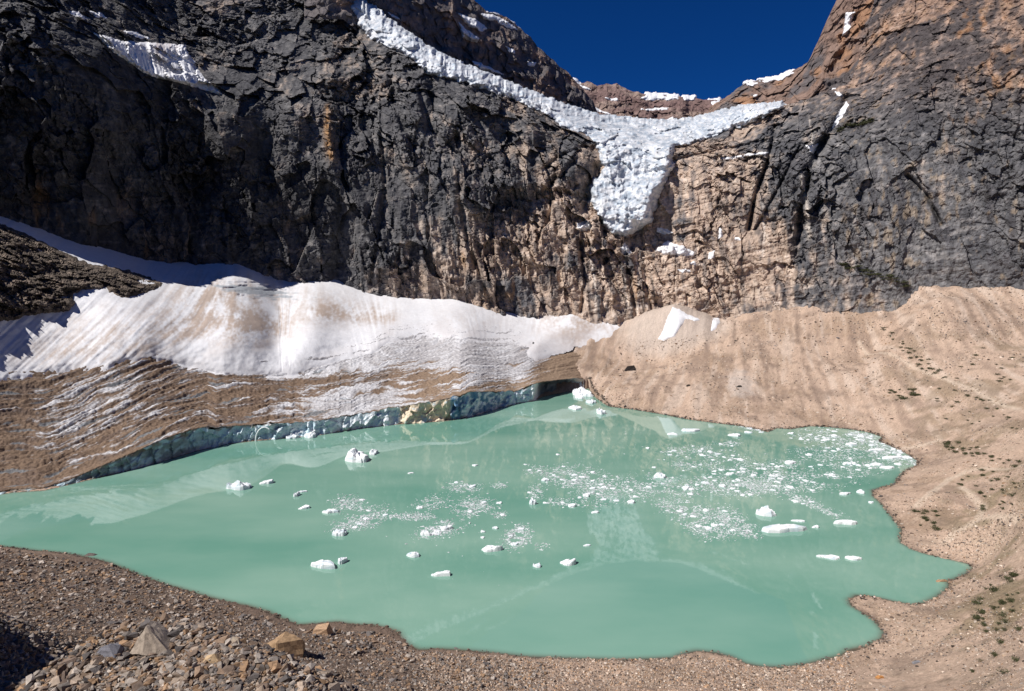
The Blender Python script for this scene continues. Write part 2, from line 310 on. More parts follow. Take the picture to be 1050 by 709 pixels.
def rock_col(X, Y, P, seed=0, k0=0, k1=0, k2=0):
    g = pigment_shade(X, Y); n1 = fbm(P/np.array([60, 80, 75], F4), 4, 100+seed); n2 = fbm(np.stack([P[..., 0]/7, P[..., 1]/12, P[..., 2]/70], -1), 4, 130+seed); n3 = fbm(P/6, 3, 160+seed)
    n4 = fbm(np.stack([P[..., 0]/30, P[..., 1]/30, (P[..., 2]-.2*P[..., 0])/6], -1), 3, 190+seed)
    tan = sstep(-.22, .28, g[..., 0]-.52+.38*n1+.26*n2+.1*n3+.12*n4+.14*k0+.13*k1+.1*k2-.16*sstep(800, 870, X)*sstep(70, 130, Y))
    org = sstep(.0, .4, g[..., 1]-.72+.5*fbm(P/np.array([30, 40, 70], F4), 4, 210+seed)+.5*n2)
    grey = np.array([.098, .097, .104]); tanc = np.array([.355, .268, .208]); orc = np.array([.36, .20, .085])
    c = mixc(grey*.82*np.ones(X.shape+(3,)), np.array([.150, .145, .146]), sstep(-.5, .6, .6*n2+.4*n1+.45*k1+.35*k2)); c = mixc(c, tanc, tan*.9); c = mixc(c, orc, org*.6)
    for x0, y0, y1, wd, pl in [(603,262,326,1.6,0),(610,268,326,1.2,0),(606,258,322,.9,1),(637,262,322,1.3,0),(641,256,318,.9,1),(646,262,330,1.5,0),(651,258,326,.8,1),(656,268,330,1.5,0),(661,262,328,1.0,1),(668,280,326,1.0,0),(598,262,300,1.2,0),(780,205,262,1.3,1),(824,180,245,2.0,1),(829,120,147,1.0,1),(336,108,165,4,2)]:
        xx = x0+2.0*np.sin(Y/17.+x0)+.06*(Y-y0); k_ = np.exp(-((X-xx)/wd)**2)*sstep(y0-5, y0+6, Y)*sstep(y1+6, y1-5, Y)*sstep(-.7, .1, n3+.5*n2)
        c = mixc(c, np.array([[.05,.045,.045],[.56,.50,.44],[.40,.22,.09]][pl]), k_*.85)
    c = mixc(c, np.array([.42, .35, .29]), sstep(.15, .6, n2+.6*n3-.1)*tan*.6); c = mixc(c, np.array([.07, .065, .07]), sstep(.2, .55, -n2+.3*n1)*.55)
    rq = sstep(800, 880, X); sp = fbm(P/np.array([6, 6, 16], F4), 4, 260); c = mixc(c, np.array([.30, .225, .15]), rq*sstep(.3, .7, sp+.5*n1)*.5); c = mixc(c, np.array([.05, .045, .045]), rq*sstep(.38, .6, -sp+.2*n3)*.6)
    pale = sstep(.3, .7, n4+.5*n3)
    c = mixc(c, np.array([.36, .33, .31]), pale*.3)
    c = c*mixc(np.ones(3), np.array([1.06, .88, .80]), sstep(150, 60, Y)*sstep(740, 860, X)*.8)
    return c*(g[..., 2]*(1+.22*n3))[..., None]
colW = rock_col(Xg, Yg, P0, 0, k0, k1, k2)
# back skirt so the wall has depth behind its upper edge
back = PW[-1:]*np.array([1.2, 1.2, 1.0], F4); back[..., 2] -= 60
PW2 = np.concatenate([PW, back]); colW2 = np.concatenate([colW, colW[-1:]])
kv = np.concatenate([Yg > jag(ip(GTOP, Xg[0]), Xg[0], 1.5, 8., 5)[None]-.7, (ct >= ip(GTOP, Xc)-.5)[None]])
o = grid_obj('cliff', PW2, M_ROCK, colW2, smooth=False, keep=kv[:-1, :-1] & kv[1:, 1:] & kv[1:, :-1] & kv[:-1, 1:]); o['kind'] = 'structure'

# ------------------------------------------------------------------ mountains behind the ice
def massif(name, xs, sky, base, dfun, col, seed, amp=1.0, jagpx=2.0, nr=200):
    X = np.linspace(xs[0], xs[1], int((xs[1]-xs[0])*1.2)); T = np.linspace(0, 1, nr)[:, None]
    top = jag(ip(sky, X), X, jagpx, 9.0, seed*3.1); bot = ip(base, X)
    Y = bot+(top-bot)*T; Xb = np.broadcast_to(X, Y.shape); D = dfun(Xb, Y, T); P = pt(Xb, Y, D).astype(F4)
    dd = -15*ridged(P/np.array([90, 130, 260], F4)+.3*fbm(P/80, 2, seed+3)[..., None], 5, seed)-10*fbm(P/np.array([40, 60, 60], F4), 4, seed+2)-6*facet(P/np.array([40, 45, 50], F4), seed+5, 1.1, .4)-5*facet(P/np.array([14, 15, 13], F4), seed+9, 1.1, .4)-4*np.abs(((P[..., 2]+12*fbm(P/60, 2, seed))/24) % 1-.5)*2
    D = D+dd*amp*(1-.6*T**6); P = pt(Xb, Y, D).astype(F4)
    c = col(Xb, Y, P)
    b = P[-1:]*np.array([1.2, 1.2, 1.0], F4); b[..., 2] -= 120
    o = grid_obj(name, np.concatenate([P, b]), M_FARROCK, np.concatenate([c, c[-1:]]), smooth=False); o['kind'] = 'structure'
    def dep(x, y):
        cc = (np.asarray(x, float)-X[0])/(X[1]-X[0]); bx = ip(base, x); tx = bilin(np.stack([top, top]), np.zeros_like(cc), cc)
        return bilin(D, (np.asarray(y, float)-bx)/(tx-bx)*(nr-1), cc)
    return dep
SKY_L = [(310,-90),(380,-70),(440,-40),(480,-4),(500,12),(520,18),(540,35),(552,48),(565,60),(580,73),(590,82),(598,92),(608,104),(616,124)]
BASE_L = [(310,20),(352,20),(380,45),(420,66),(450,84),(500,100),(540,114),(580,130),(620,138)]
dep_L = massif('mountain', (312, 615), SKY_L, BASE_L, lambda X, Y, t: KS*1130+KS*1.55*np.clip(X-350, 0, 400)+50*t+.2*(X-350).clip(-60, 0), lambda X, Y, P: mixc(np.array([.13, .115, .115])*np.ones(X.shape+(3,)), np.array([.27, .19, .15]), sstep(-.1, .4, fbm(P/50, 4, 301)+.2*fbm(P/12, 3, 302))), 301, 1.0, 2.2)
SKY_B = [(560,110),(585,96),(594,86),(602,83),(612,88),(622,86),(632,86),(645,93),(665,97),(690,99),(702,100),(720,102),(737,103),(760,96),(800,110),(830,118)]
BASE_B = [(560,135),(830,135)]
dep_B = massif('mountain', (575, 825), SKY_B, BASE_B, lambda X, Y, t: KS*(1750-.5*(X-575)+90*t), lambda X, Y, P: mixc(np.array([.175, .115, .105])*np.ones(X.shape+(3,)), np.array([.26, .19, .16]), sstep(-.1, .4, fbm(P/np.array([80, 80, 20], F4), 4, 311))), 311, .8, 1.8, 90)
SKY_R = [(725,112),(738,104),(750,96),(760,88),(765,85),(785,82),(800,80),(815,72),(828,65),(833,55),(838,44),(843,33),(848,20),(854,8),(866,-14),(885,-45),(930,-95),(1100,-120)]
BASE_R = [(725,128),(806,122),(870,104),(890,80),(910,20),(930,-20),(1100,-80)]
dep_R = massif('mountain', (727, 935), SKY_R, BASE_R, lambda X, Y, t: KS*(1300-1.1*(X-730)+90*t), lambda X, Y, P: mixc(mixc(np.array([.215, .145, .115])*np.ones(X.shape+(3,)), np.array([.12, .105, .105]), sstep(-.15, .3, fbm(P/50, 4, 321))), np.array([.29, .165, .10]), sstep(.1, .5, fbm(P/45, 4, 331))), 321, .9, 2.0)

# ------------------------------------------------------------------ apron on the left: snow and ice between pond and cliff
wl = np.array(WLINE, float); ft = np.array(FTOP, float)
def frontD(X, Y0=None):
    X = np.asarray(X, float); Yw = ip(WLINE, X); a, b = ray(X, Yw); Dw = -H/b
    over = sstep(540, 556, X)*sstep(598, 582, X)
    return Dw, Dw+2.0-9*over
ac = []
for X in [-160,-110,-60,13,45,75,100,140,170,200,240,280,330,380,430,462,483,510,530,547,575,600]:
    ac.append((X, ip(FTOP, X), frontD(X)[1]))
for X in range(-160, 640, 45): ac.append((X, ip(CBASE, X), D0(X, ip(CBASE, X))-1))
man = [(-160,400,370),(13,387,425),(130,375,470),(190,375,495),(262,385,500),(345,372,550),(400,352,605),(480,348,640),(550,352,675),(600,350,715),(640,345,735),
       (-60,320,440),(13,330,490),(80,320,535),(150,305,600),(190,300,650),(250,320,640),(330,320,700),(440,325,760),(550,335,770),(13,250,600),(100,280,620),
       (100,430,395),(200,410,435),(300,410,465),(400,390,520),(450,380,545),(500,385,540),(560,375,612),(600,370,655),(640,370,670)]
for X, Y, D in man:
    dw = float(frontD(X)[0]); db = float(D0(np.array([X]), np.array([ip(CBASE, X)]))[0]); ac.append((X, Y, dw+(D-dw)*(db-dw)/(db/float(KSF(X))-dw)))
ac = np.array(ac); DA0 = RBF(ac[:, :2], ac[:, 2], lam=2e-4)
def DA(X, Y):
    X = np.asarray(X, float); Y = np.asarray(Y, float)
    d = DA0(X, Y); cbv = ip(CBASE, X); gs = ip(GSNOW, X)
    up = np.clip((gs-Y)/np.maximum(gs-cbv, 20), 0, 1.2)
    for x0, s, a in [(247,42,26),(318,26,20),(415,40,14),(470,26,10),(585,24,8),(545,22,-8),(285,14,-10),(140,40,10)]:
        xx = x0+(X-x0)*0; wdt = s*(1.35-.75*up); d = d-a*np.exp(-((X-x0)/wdt)**2)*np.sin(np.clip(up, 0, 1)*math.pi)
    return d
# --- lower glacier: debris-covered top (t from the brink to under the snow) and the ice front
GX = np.linspace(-150, 640, 900); TT = np.linspace(0, 1, 330)[:, None]
y0 = ip(FTOP, GX); y0 = y0+(.6+1.6*sstep(200, 300, GX)*sstep(548, 530, GX))*fbm(np.stack([GX/7, 0*GX, 0*GX], -1), 4, 400)*sstep(600, 590, GX)
y1 = ip(GSNOW, GX)-14
GY = y0+(y1-y0)*TT; GXb = np.broadcast_to(GX, GY.shape); GD = DA(GXb, GY)
GD = np.where(TT < .03, frontD(GXb)[1]*(1-TT/.03)+GD*(TT/.03), GD)
wob = fbm(np.stack([GXb/90, TT*3+0*GXb, 0*GXb], -1), 3, 410)
tb = TT*(y0-y1)/9+wob*.7+.0*GXb                      # flow band coordinate
ns = fbm(np.stack([GXb/45, tb*1.2, 0*GXb], -1), 4, 420); st = noise(np.stack([GXb/34, tb*3.4, 0*GXb+3], -1), 430)+.4*noise(np.stack([GXb/70, tb*1.4, 0*GXb+3], -1), 431)
st2 = noise(np.stack([GXb/15, tb*8, 0*GXb+7], -1), 440)
ridge = np.abs((tb*1.0+.25*ns) % 1-.5)*2
leftw = sstep(430, 330, GXb)
GP = pt(GXb, GY, GD); GP[..., 2] -= 16*sstep(606, 636, GXb)+3.5*sstep(530, 560, GXb)*sstep(.4, .65, TT)
GP[..., 2] += ((ridge-.5)*1.5*leftw+st*1.0+st2*.5+.5*fbm(GP/2.2, 3, 450))*sstep(0, .08, TT)+.35*fbm(GP/1.5, 2, 455)
brown = np.array([.185, .127, .088]); dk = np.array([.14, .10, .08]); ice = np.array([.60, .60, .62]); gice = np.array([.43, .42, .43]); blue = np.array([.30, .40, .48])
wi = .22+.55*np.exp(-((GXb-365)/70)**2-((TT-.18)/.25)**2)+1.0*np.exp(-((GXb-478)/80)**2-((TT-.56)/.42)**2)+.6*np.exp(-((GXb-380)/120)**2-((TT-.82)/.16)**2)+.3*np.exp(-((GXb-90)/70)**2-((TT-.55)/.25)**2)+.45*sstep(.72, .95, TT)*sstep(140, 220, GXb)*sstep(590, 520, GXb)-.5*sstep(540, 590, GXb)-.75*np.exp(-((GXb-440)/50)**2-((TT-.33)/.2)**2)-.2*sstep(60, 13, GXb)
m_ice = sstep(.35, .62, wi+.42*st+.3*st2+.25*ns+.12*fbm(GP/1.5, 2, 460))
gc = mixc(brown*np.ones(GXb.shape+(3,)), dk, sstep(-.1, .4, ns)*.6); gc = mixc(gc, mixc(np.array([.28, .20, .14])*np.ones(GXb.shape+(3,)), gc, .2), sstep(380, 450, GXb))
gc = mixc(gc, mixc(gice*np.ones(GXb.shape+(3,)), ice, sstep(-.1, .35, st2+.6*ns)), m_ice*.92)
gc = mixc(gc, blue*.6, sstep(.3, .5, -st)*leftw*.5)
gl = bpy.data.objects.new('glacier_tongue', None); C.objects.link(gl); gl.location = tuple(water(250, 452)); bpy.context.view_layer.update()
tag(gl, 'wide brown debris-covered glacier tongue with banded ice ending in the pond', 'glacier')
def child(o, par):
    o.parent = par; o.matrix_parent_inverse = par.matrix_world.inverted(); return o
child(grid_obj('debris_surface', GP, M_DEBRIS, gc), gl)
# ice front
VV = np.linspace(0, 1, 46)[:, None]; Dw, Dt = frontD(GX)
aw, bw = ray(GX, ip(WLINE, GX)); base = np.stack([aw*Dw, Dw, 0*Dw-1.5], -1)
topp = GP[0]
fsel = GX < 606
nf = fbm(np.stack([GX/7, 0*GX, 0*GX], -1)[None]+np.array([0, 0, 1.])*VV[..., None]*1.2, 4, 470)
FP = base[None]+(topp-base)[None]*VV[..., None]
FP[..., 1] += (nf*3.2*np.sin(VV*math.pi)**.7+2.6*facet(FP/np.array([8, 8, 9], F4), 475, 1.2, .5)+.9*facet(FP/np.array([3, 3, 3], F4), 476, 1.2, .5)*np.sin(VV*math.pi))*1.0
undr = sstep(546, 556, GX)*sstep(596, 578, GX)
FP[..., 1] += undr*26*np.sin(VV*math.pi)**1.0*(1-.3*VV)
# facets of the front that turn away from the sun at the blue faces
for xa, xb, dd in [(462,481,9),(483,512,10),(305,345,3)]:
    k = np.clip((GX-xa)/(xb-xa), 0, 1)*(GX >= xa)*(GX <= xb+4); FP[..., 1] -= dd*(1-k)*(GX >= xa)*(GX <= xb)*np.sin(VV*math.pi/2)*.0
fcol = np.array([.50, .64, .71])*np.ones(FP.shape); nfc = fbm(FP/np.array([6, 6, 3], F4), 4, 480)
fcol = mixc(fcol, np.array([.80, .85, .88]), np.clip(sstep(-.15, .35, nfc)*sstep(205, 300, GX)[None]+.6*sstep(320, 345, GX)[None]*sstep(412, 400, GX)[None], 0, 1))
fcol = mixc(fcol, np.array([.16, .17, .17]), sstep(225, 180, GX)[None]*sstep(-.5, .2, nfc)*.75)  # left end toned dark, its shade put into the ice colour
fcol = mixc(fcol, np.array([.74, .60, .43]), sstep(408, 412, GX)[None]*sstep(463, 461, GX)[None]*sstep(-.9, -.2, nfc)*.95)
fcol = mixc(fcol, np.array([.07, .19, .34]), np.maximum(sstep(480, 484, GX)*sstep(530, 500, GX), sstep(461, 464, GX)*sstep(478, 474, GX))[None]*sstep(.4, -.2, nfc)*.9)  # blue ice deepened to paint the shade of the turned-away faces
fcol = mixc(fcol, np.array([.09, .12, .14]), undr[None]*.9)  # undercut colour darkened to stand in for the shade inside
fcol = mixc(fcol, np.array([.25, .18, .12]), sstep(.86, 1.0, VV+.25*nfc)*.75*sstep(330, 250, GX)[None])
fcol = mixc(fcol, np.array([.66, .62, .55]), sstep(584, 594, GX)[None]*sstep(.6, .8, VV)*.85); fcol = mixc(fcol, np.array([.82, .85, .87]), (sstep(543, 545.5, GX)*sstep(553, 550, GX))[None]*.9)
ii = np.where(fsel)[0]
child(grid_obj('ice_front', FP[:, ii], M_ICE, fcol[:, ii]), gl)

# --- snowfield under the cliff
def sheet(name, poly, depth, thick, edge, mat, colfun, step=1.0, rough=0.0, rs=8.0, margin=4, lift=None, seed=0, smooth=True, jg=1.2, jsc=10):
    """a layer lying on a surface: as thick as THICK metres, thinning out to its traced outline"""
    p = np.asarray(poly, float); x = np.arange(p[:, 0].min()-margin-1, p[:, 0].max()+margin+1.01, step); y = np.arange(p[:, 1].max()+margin+1, p[:, 1].min()-margin-1.01, -step)
    Y, X = np.meshgrid(y, x, indexing='ij')
    sdx = sdist(poly, X, Y)
    sd_ = sdx+jg*fbm(np.stack([X/jsc, Y/jsc, 0*X+seed], -1), 3, 500+seed)
    D = depth(X, Y); P = pt(X, Y, D).astype(F4)
    th = np.where(sd_ > 0, thick*(1-np.exp(-sd_/edge)), sd_*thick/edge*.9)
    if lift is not None: th = th+lift(X, Y, P, sd_)*sstep(0, edge*2, sd_)
    if name == 'snowfield': th = np.where(sd_ > 0, th*(1-.7*sstep(490, 560, X)), th)
    if rough: th = th+rough*fbm(P/rs, 4, 520+seed)*sstep(-1, edge*2, sd_)
    D2 = D-th; P2 = pt(X, Y, D2).astype(F4); keepv = sd_ > -margin
    keep = keepv[:-1, :-1] & keepv[1:, 1:] & keepv[1:, :-1] & keepv[:-1, 1:]
    return grid_obj(name, P2, mat, colfun(X, Y, P2, sd_), smooth=smooth, keep=keep)
SNOWP = [(-150,188),(-60,200)]+[(a, b-4) for a, b in CBASE if 13 <= a <= 625]+[(640,328),(628,340),(622,352),(600,354),(590,349),(577,359),(551,367),(545,362),(556,348),(549,340),(541,352),(520,350),(500,348),(480,348),(440,346),(400,350),(380,365),(345,372),(300,385),(262,385),(230,384),(190,375),(160,368),(130,370),(110,377),(60,381),(13,387),(-60,395),(-150,400)]
FAN = [(-60,-1.2),(60,-1.1),(150,-.9),(215,-.4),(250,0),(285,.55),(298,-.35),(318,0),(360,.7),(400,.1),(415,0),(480,.6),(555,-.5),(588,0),(620,.6)]
def fanx(X, Y): return X-ip(FAN, X)*(Y-275)*.9
def snow_col(X, Y, P, s):
    c = np.array([.69, .69, .71])*np.ones(X.shape+(3,))
    str_ = fbm(np.stack([fanx(X, Y)/6, Y/55, 0*X], -1), 4, 600); bl = fbm(np.stack([X/22, Y/14, 0*X], -1), 4, 610); f = fbm(np.stack([X/3, Y/3, 0*X], -1), 3, 615)
    d = 0
    for x0, yy, rx, ry, a in [(262,335,32,16,1.2),(200,330,45,28,.65),(110,345,70,28,.45),(345,322,40,11,.9),(395,325,14,12,.45),(300,305,60,14,.35),(230,300,40,20,.5),(480,330,40,14,.25),(60,365,60,14,.3),(600,337,32,18,.75),(575,330,30,12,.4)]:
        d = d+a*np.exp(-((X-x0)/rx)**2-((Y-yy)/ry)**2)
    m = np.clip(d*(.75+1.5*str_+.9*bl+.8*f), 0, 1)
    c = mixc(c, np.array([.36, .26, .19]), m*.8)
    low = sstep(22, 2, ip(GSNOW, X)-Y)*sstep(150, 400, X)
    c = mixc(c, np.array([.58, .55, .55]), np.clip(low*(.5+.8*bl), 0, 1)*.7)
    # exposed grey ice and stones in the crevassed step
    k = np.exp(-((X-262)/48)**2-((Y-296-.12*(X-240))/7)**2)
    c = mixc(c, np.array([.30, .33, .36]), sstep(.45, .75, k+.55*fbm(np.stack([X/12, Y/2.2, 0*X], -1), 3, 620))*.85)
    return c
def snow_lift(X, Y, P, s):
    k = np.exp(-((X-255)/46)**2-((Y-296)/9)**2)
    r = fbm(np.stack([fanx(X, Y)/7, Y/70, 0*X], -1), 3, 630)
    up = np.clip((ip(GSNOW, X)-Y)/np.maximum(ip(GSNOW, X)-ip(CBASE, X), 20), 0, 1)
    return (.55*r+1.5*fbm(np.stack([fanx(X, Y)/20, Y/40, 0*X], -1), 4, 635))*sstep(.2, .6, up)*sstep(0, .3, 1.05-up)*sstep(380, 320, X)*(.25+.75*sstep(90, 220, X))+.6*r-5*k*sstep(.1, .5, fbm(np.stack([X/16, Y/2.6, 0*X], -1), 3, 640))
o = sheet('snowfield', SNOWP, DA, 1.5, 3.5, M_SNOW, snow_col, step=.9, rough=2.0, rs=26, lift=snow_lift, margin=5, jg=3.0, jsc=16)
tag(o, 'broad white snowfield with brown dirt streaks along the foot of the dark cliff', 'snowfield')
# --- rocky moraine bank that cuts across the snow on the left
MOR = [(-150,190),(-60,214),(13,233),(40,245),(75,262),(92,270),(130,276),(160,286),(170,291),(160,297),(145,303),(130,306),(112,301),(108,296),(90,297),(76,302),(78,312),(70,320),(40,323),(20,327),(13,330),(-60,338),(-150,340)]
def mor_col(X, Y, P, s):
    n = fbm(P/9, 4, 650); return mixc(np.array([.085, .068, .055])*np.ones(X.shape+(3,)), np.array([.21, .165, .13]), sstep(0, .5, n+.5*fbm(P/2.5, 3, 655)))
o = sheet('moraine', MOR, DA, 9, 4, M_ROCK, mor_col, step=.8, margin=4, seed=3, smooth=False, jg=2.0, jsc=7,
          lift=lambda X, Y, P, s: 6*fbm(P/22, 3, 660)-4.5*facet(P/np.array([9, 9, 8], F4), 665, 1.2, .5)-2.2*facet(P/np.array([4, 4, 4], F4), 667, 1.2, .5)-1.3*facet(P/np.array([2.3, 2.3, 2.3], F4), 666, 1.2, .5))
o['kind'] = 'structure'

# ------------------------------------------------------------------ the hanging glacier and snow on the rock
HG = [(336,-14),(350,4),(365,24),(380,40),(398,50),(415,57),(430,68),(441,78),(455,80),(480,88),(497,93),(510,98),(525,102),(540,110),(553,115),(565,122),(575,130),(584,135),(594,136),(605,143),(612,155),(617,172),(616,177),(608,183),(603,192),(605,206),(611,220),(619,234),(630,243),(646,243),(656,236),(668,229),(673,214),(677,200),(683,188),(688,178),(692,171),(690,163),(693,151),(706,149),(722,144),(745,136),(765,129),(783,122),(792,115),(806,110),
      (800,107),(770,110),(745,114),(720,121),(700,125),(680,126),(640,123),(605,118),(580,110),(565,104),(540,94),(510,82),(480,70),(450,57),(420,37),(395,20),(378,4),(360,-14)]
def hg_col(X, Y, P, s):
    n = fbm(P/20, 4, 700); n2 = fbm(P/6, 4, 710)
    c = np.array([.66, .675, .70])*np.ones(X.shape+(3,))
    Q = np.stack([P[..., 0]+.3*P[..., 2], P[..., 1], P[..., 2]-.35*P[..., 0]], -1)
    ln = ridged(Q/np.array([30, 40, 9], F4)+.6*fbm(Q/25, 2, 705)[..., None], 3, 706)
    c = mixc(c, np.array([.42, .55, .68]), sstep(.0, .5, n2+.4*n)*.55)
    c = mixc(c, np.array([.45, .43, .42]), sstep(-.1, .5, n+.3*n2)*.5)
    arc = ridged(np.stack([X/60, (Y-.006*(X-640)**2)/7, 0*X], -1)+.5*fbm(Q/25, 3, 707)[..., None], 2, 708); c = mixc(c, np.array([.30, .36, .43]), sstep(.85, 1.3, arc+.3*n2)*sstep(560, 610, X)*.6)
    c = mixc(c, np.array([.25, .30, .36]), sstep(1.0, 1.5, ln+.3*n2)*.65)
    return c
XE = lambda Y: np.interp(Y, [140, 150, 165, 178, 188, 200, 214, 229, 240], [697, 693, 690, 688, 683, 677, 673, 668, 660])
def hg_lift(X, Y, P, s):
    Q = np.stack([P[..., 0]+.3*P[..., 2], P[..., 1], P[..., 2]-.35*P[..., 0]], -1)
    cre = ridged(Q/np.array([26, 40, 12], F4), 3, 720); body = sstep(560, 620, X)
    ser = facet(Q/np.array([9, 9, 7], F4), 730, 1.0, .6)
    strip = sstep(590, 540, X)
    ser2 = facet(P/np.array([7, 20, 14], F4), 735, 1.0, .7)
    flow = fbm(np.stack([P[..., 0]/9, P[..., 1]/9, P[..., 2]/30], -1), 4, 750)
    return body*(1.7*cre*sstep(-.5, .5, fbm(P/30, 2, 751)+.2)+.1*ser+1.3*flow)+strip*(4*fbm(P/18, 3, 740)+1.8*ser2)+.4*fbm(P/5, 3, 745)+9*np.exp(-((X-640)/26)**2-((Y-200)/32)**2)+19*sstep(0, 11, XE(Y)-X)*np.exp(-(np.maximum(XE(Y)-X, 0)/30)**2)*sstep(178, 192, Y)*sstep(236, 222, Y)+14*sstep(0, 8, XE(Y)-X)*np.exp(-(np.maximum(XE(Y)-X, 0)/22)**2)*sstep(144, 152, Y)*sstep(176, 166, Y)
o = sheet('hanging_glacier', HG, lambda X, Y: D0(X, Y)*.35+wallD(X, Y)*.65, 22, 2.4, M_ICE, hg_col, step=.7, lift=hg_lift, seed=9, margin=4, jg=2.2, jsc=6, smooth=True)
tag(o, 'white hanging glacier pouring over the rock wall, narrow arm above and broad cracked tongue', 'glacier')
PATCH = [ # polygon, which surface, label
 ([(96,34),(112,38),(124,42),(138,43),(160,44),(190,46),(193,56),(200,64),(206,76),(213,84),(220,86),(229,98),(205,91),(180,84),(160,80),(146,74),(132,64),(112,50)], 'w', 'large fluted snow patch hanging on the dark upper left cliff shelf'),
 ([(70,11),(80,12),(90,20),(80,21)], 'w', 'tiny snow scrap above the fluted patch at the upper left'),
 ([(90,11),(104,13),(110,19),(98,18)], 'w', 'small pale snow scrap beside the tiny one at the upper left'),
 ([(128,32),(140,33),(154,40),(144,40),(134,36)], 'w', 'thin snow strip just above the fluted snow patch'),
 ([(672,256),(684,247),(690,250),(700,252),(712,259),(711,263),(695,262),(680,261)], 'w', 'wide snow patch on the brown rock right below the ice tongue'),
 ([(592,229),(598,226),(606,229),(605,235),(596,237),(592,234)], 'w', 'round snow patch on brown rock left of the ice tongue foot'),
 ([(674,233),(684,235),(690,239),(682,241),(674,238)], 'w', 'small snow strip at the right foot of the ice tongue'),
 ([(635,255),(640,249),(646,256),(648,260),(638,260)], 'w', 'small snow scrap directly under the ice tongue tip'),
 ([(738,234),(741,235),(741,242),(737,246)], 'w', 'narrow upright snow sliver on the brown rock right of the tongue'),
 ([(752,241),(759,245),(761,248),(754,246)], 'w', 'small slanting snow sliver right of the upright one on brown rock'),
 ([(727,260),(733,257),(733,265),(726,266)], 'w', 'small snow blob on the brown rock right of the wide patch'),
 ([(695,277),(703,276),(710,279),(700,280)], 'w', 'lowest thin snow strip on the rock beneath the wide patch'),
 ([(706,270),(712,268),(714,271),(708,272)], 'w', 'tiny snow strip just below the wide snow patch'),
 ([(855,126),(862,112),(868,104),(870,108),(866,117),(858,129),(853,132)], 'w', 'slanting snow gully streak between grey rock slabs'),
 ([(824,148),(832,149),(839,147),(837,153),(834,158),(829,154)], 'w', 'small triangular snow patch at the foot of the grey slab'),
 ([(738,162),(755,160),(772,157),(789,156),(785,159),(765,161),(748,164)], 'w', 'long thin snow line on the ledge right of the ice tongue'),
 ([(855,93),(861,95),(864,99),(858,98)], 'w', 'tiny snow scrap above the slanting gully streak'),
 ([(670,165),(684,165),(692,168),(684,175),(676,180),(670,176)], 'w', 'snow bench between the right ice flank and the rock'),
 ([(469,13),(480,17),(492,22),(500,30),(493,32),(482,28),(475,22)], 'l', 'bright snow slope on the highest left ridge'),
 ([(470,22),(478,30),(492,40),(489,44),(480,42),(474,38)], 'l', 'shaded blue snow hollow under the left ridge'),
 ([(492,14),(505,15),(521,22),(532,31),(522,29),(508,22),(496,20)], 'l', 'snow strip along the left ridge crest'),
 ([(482,62),(492,64),(504,70),(518,77),(508,75),(492,70)], 'l', 'slanting snow streak on the shaded left mountain face'),
 ([(540,62),(550,64),(548,69),(541,67)], 'l', 'small snow patch in the middle of the left ridge flank'),
 ([(517,46),(526,50),(529,56),(522,54)], 'l', 'small snow patch below the left ridge crest'),
 ([(398,13),(410,19),(412,22),(402,18)], 'l', 'snow sliver above the narrow glacier arm at the top edge'),
 ([(372,9),(384,14),(398,24),(388,23),(376,16)], 'l', 'pale snow bank at the upper end of the glacier arm'),
 ([(588,82),(594,87),(604,90),(606,93),(596,91)], 'b', 'snow saddle between left ridge and back wall'),
 ([(603,108),(614,112),(628,118),(622,118),(610,114)], 'b', 'slanting snow ramp low on the back wall'),
 ([(656,101),(664,97),(676,98),(695,99),(696,102),(680,103),(668,104)], 'b', 'long snow cornice on the back wall crest'),
 ([(658,112),(672,111),(686,110),(684,113),(664,114)], 'b', 'long snow band halfway up the back wall'),
 ([(620,100),(634,101),(634,104),(622,103)], 'b', 'short snow band on the left of the back wall'),
 ([(700,100),(712,100),(712,103),(702,103)], 'b', 'short snow cornice right of the long one'),
 ([(683,124),(690,120),(693,124),(696,127),(682,127)], 'b', 'small snow fan at the foot of the back wall'),
 ([(728,104),(738,103),(738,110),(735,116),(728,114),(731,108)], 'b', 'snow patch in the notch between back wall and right mountain'),
 ([(764,86),(770,84),(778,85),(772,88),(766,88)], 'r', 'snow cap on the left corner of the right mountain'),
 ([(778,83),(800,79),(813,73),(815,75),(802,82),(784,85)], 'r', 'long thin snow cornice along the right mountain skyline'),
 ([(867,13),(877,13),(874,22),(870,34),(863,38),(866,26)], 'r', 'ragged snow gully high on the right mountain'),
 ([(772,98),(777,97),(776,100),(772,100)], 'r', 'tiny snow dot on the brown right mountain'),
]
dmap = {'w': wallD, 'l': dep_L, 'b': dep_B, 'r': dep_R}
for k, (poly, sfc, lab) in enumerate(PATCH):
    big_ = k == 0
    o = sheet('snow_patch', poly, dmap[sfc], 3.5 if sfc == 'w' else 8, 1.6, M_SNOW, lambda X, Y, P, s: np.array([.72, .72, .74])*np.ones(X.shape+(3,)) if k else mixc(np.array([.72, .72, .74])*np.ones(X.shape+(3,)), np.array([.42, .36, .34]), np.clip(np.exp(-((X-168)/16)**2-((Y-50)/14)**2)*(.7+1.2*fbm(np.stack([X/4, Y/40, 0*X], -1), 3, 790)), 0, 1)*.8), step=.6, margin=3, seed=20+k, jg=1.3, jsc=5,
              lift=(lambda X, Y, P, s: 5+4*fbm(np.stack([(X-.25*Y)/5, Y/60, 0*X], -1), 3, 780)) if big_ else None)
    tag(o, lab, 'snow patch', 'snow patches on the rock')

